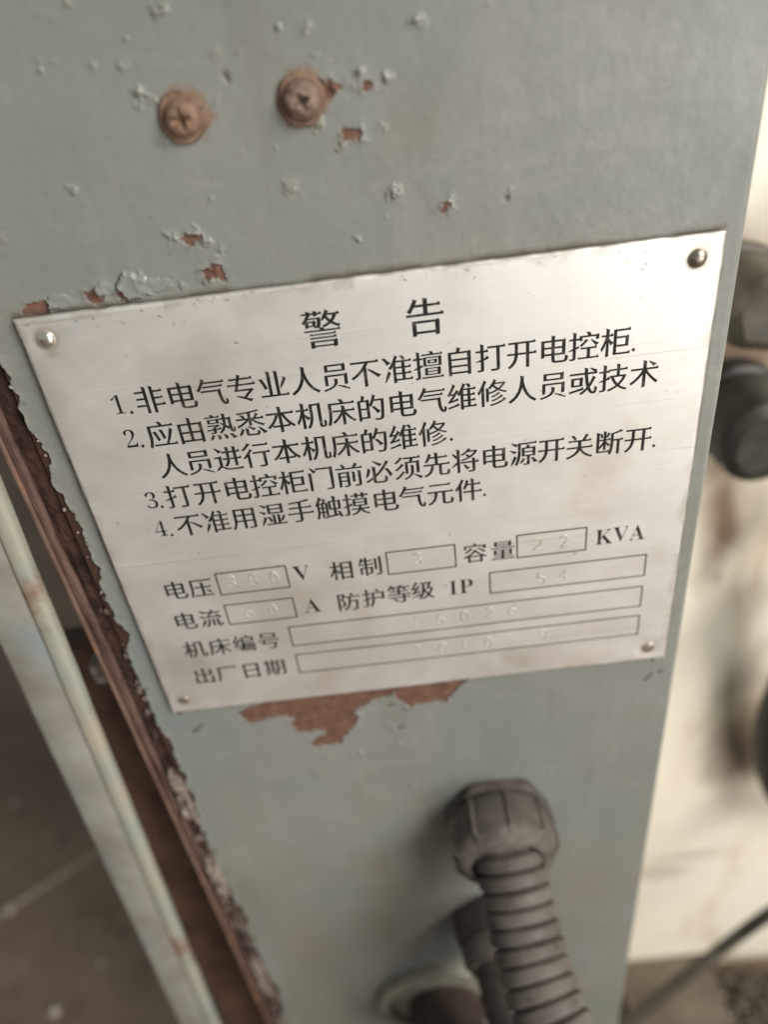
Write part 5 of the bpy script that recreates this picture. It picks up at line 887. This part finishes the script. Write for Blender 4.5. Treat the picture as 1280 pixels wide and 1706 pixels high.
spotted_panel('casing', 0.072, 0.75, zseam + 0.0008, 0.35, BY, 0.4, M_CREAM, s1, mach)
p = bgp(1140, 1625); 
spotted_panel('lower_cover', 0.072, 0.75, zb, zseam - 0.0008, BY - 0.0015, 0.4, M_CREAM, [(p[0] + .05, zb + 0.005, 0.4, 0.013, .75), (bgp(1090,1460)[0], zseam - .01, .02, .008, .35)], mach)
box('foot', (0.09, BY + 0.03, FZ + 0.001), (0.74, BY + 0.3, zb - 0.0005), M_DARK, mach, 0.003)
M_GRIMY = simple('grimy_brown_grey_metal', (0.045, 0.038, 0.027), (0.13, 0.112, 0.082), 90, (0.35, 0.6), 0.4, 0.001, c3=(0.02, 0.016, 0.011), s3=60)
def fitting(u, v, Yc, R0, wob, mat, name='hose_fitting'):
    c = at(u, v, Yc); o = Vector((c[0], BY - 0.0005, c[2])); Lx = BY - Yc
    f = lathe(name, [(R0 * 0.8, 0), (R0 * 1.08, 0.0), (R0 * 1.1, Lx * 0.25), (R0 * 1.0, Lx * 0.28), (R0 * 0.98, Lx * 0.8), (R0 * 0.92, Lx * 0.92), (R0 * 0.70, Lx), (R0 * 0.66, Lx * 0.93), (R0 * 0.3, Lx * 0.92)], o, mat, mach, n=72, wob=wob, angle=30)
    return f
fitting(1290, 528, 0.082, 0.0128, lambda t, h: 1 + 0.05 * math.cos(6 * t) + 0.04 * math.sin(2 * t + h * 90), M_GRIMY)
fitting(1284, 744, 0.080, 0.0158, lambda t, h: 1 + 0.03 * math.sin(3 * t + 1), M_BLACK)
hose = thing('black_hose', (bgp(1290, 1300)[0], 0.06, -0.3), 'black rubber hose hanging in front of the cream machine at the right edge', 'hose')
hp = [at(1520, 960, 0.070), at(1400, 1020, 0.072), at(1330, 1120, 0.088), at(1290, 1220, 0.093), at(1296, 1300, 0.096), at(1340, 1340, 0.085), at(1480, 1350, 0.085)]
sweep('hose_tube', resample(smooth_path([Vector(q) for q in hp], 12), 0.002), lambda s, t: 0.0085, M_BLACK, hose, n=28)

cab_wire = thing('power_cable', at(1160, 1620, 0.02), 'thin dark cable slanting across the lower right corner in front of the cream machine', 'cable')
cp = [at(960, 1768, -0.005), at(1050, 1700, 0.02), at(1160, 1614, 0.05), at(1230, 1560, 0.06), at(1290, 1518, 0.062), at(1400, 1450, 0.065)]
sweep('cable_sheath', resample(smooth_path([Vector(q) for q in cp], 12), 0.002), lambda s, t: 0.0032 + 0.006 * 0 * s, M_CABLE, cab_wire, n=24)

# swarf heap and wood block on the floor, lower right
def flr(u, v, z=FZ):
    d = RT @ np.array([(u - 640) / FPX, (v - 853) / FPX, 1.0]); return CAM + d * ((z - CAM[2]) / d[2])
q = flr(1130, 1672)
blk = thing('wood_block', (q[0], q[1], FZ), 'grimy brown block lying on the floor at the foot of the cream machine', 'block')
bm = bmesh.new(); bm_box(bm, (q[0] - 0.036, q[1] - 0.02, FZ + 0.001), (q[0] + 0.026, q[1] + 0.06, FZ + 0.016), 0.002)
from_bm('block_body', bm, M_WOOD, blk, True, 35)
bm = bmesh.new(); rs = random.Random(21)
for i in range(2600):
    c = flr(rs.uniform(1165, 1420), rs.uniform(1620, 1790)); hgt = 0.010 * rs.random() ** 1.5
    M = Matrix.Translation((c[0] + rs.gauss(0, .004), c[1], FZ + hgt)) @ Matrix.Rotation(rs.uniform(0, 6.28), 4, 'Z') @ Matrix.Rotation(rs.uniform(-1.2, 1.2), 4, 'X')
    L, W_ = rs.uniform(0.0012, 0.0040), rs.uniform(0.0005, 0.0013); n = 4; pr = None
    for k in range(n + 1):
        a = (k / n - 0.5) * rs.uniform(0.8, 2.2)
        cur = [bm.verts.new(M @ Vector((L * math.sin(a), sgn * W_, L * (1 - math.cos(a))))) for sgn in (-1, 1)]
        if pr: bm.faces.new((pr[0], pr[1], cur[1], cur[0]))
        pr = cur
tag(from_bm('metal_swarf', bm, M_CHIP, None, False), 'heap of small dull metal chips on the floor at the lower right', 'swarf', kind='stuff')
# pale crumbs on the floor at the lower left
for (u, v, r) in [(17, 1517, .0036), (93, 1687, .0042), (24, 1340, .0022), (168, 1607, .0018), (78, 1395, .0014), (112, 1560, .0013), (35, 1610, .0014), (140, 1640, .0012)]:
    c = flr(u, v); bm = bmesh.new(); rr = random.Random(u)
    bmesh.ops.create_icosphere(bm, subdivisions=2, radius=r)
    for vtx in bm.verts: vtx.co *= rr.uniform(0.75, 1.15); vtx.co.z *= 0.7
    bm.transform(Matrix.Translation((c[0], c[1], FZ + r * 0.55)))
    o = from_bm('grit_crumb', bm, M_SPECK, None, True)
    tag(o, {17: 'pale pinkish crumb on the dark floor below the seam at the left edge', 93: 'largest pale crumb on the dark floor by the bottom edge'}.get(u, 'tiny pale crumb on the dark brown floor left of the bar'), 'crumb', 'pale crumbs on the floor')
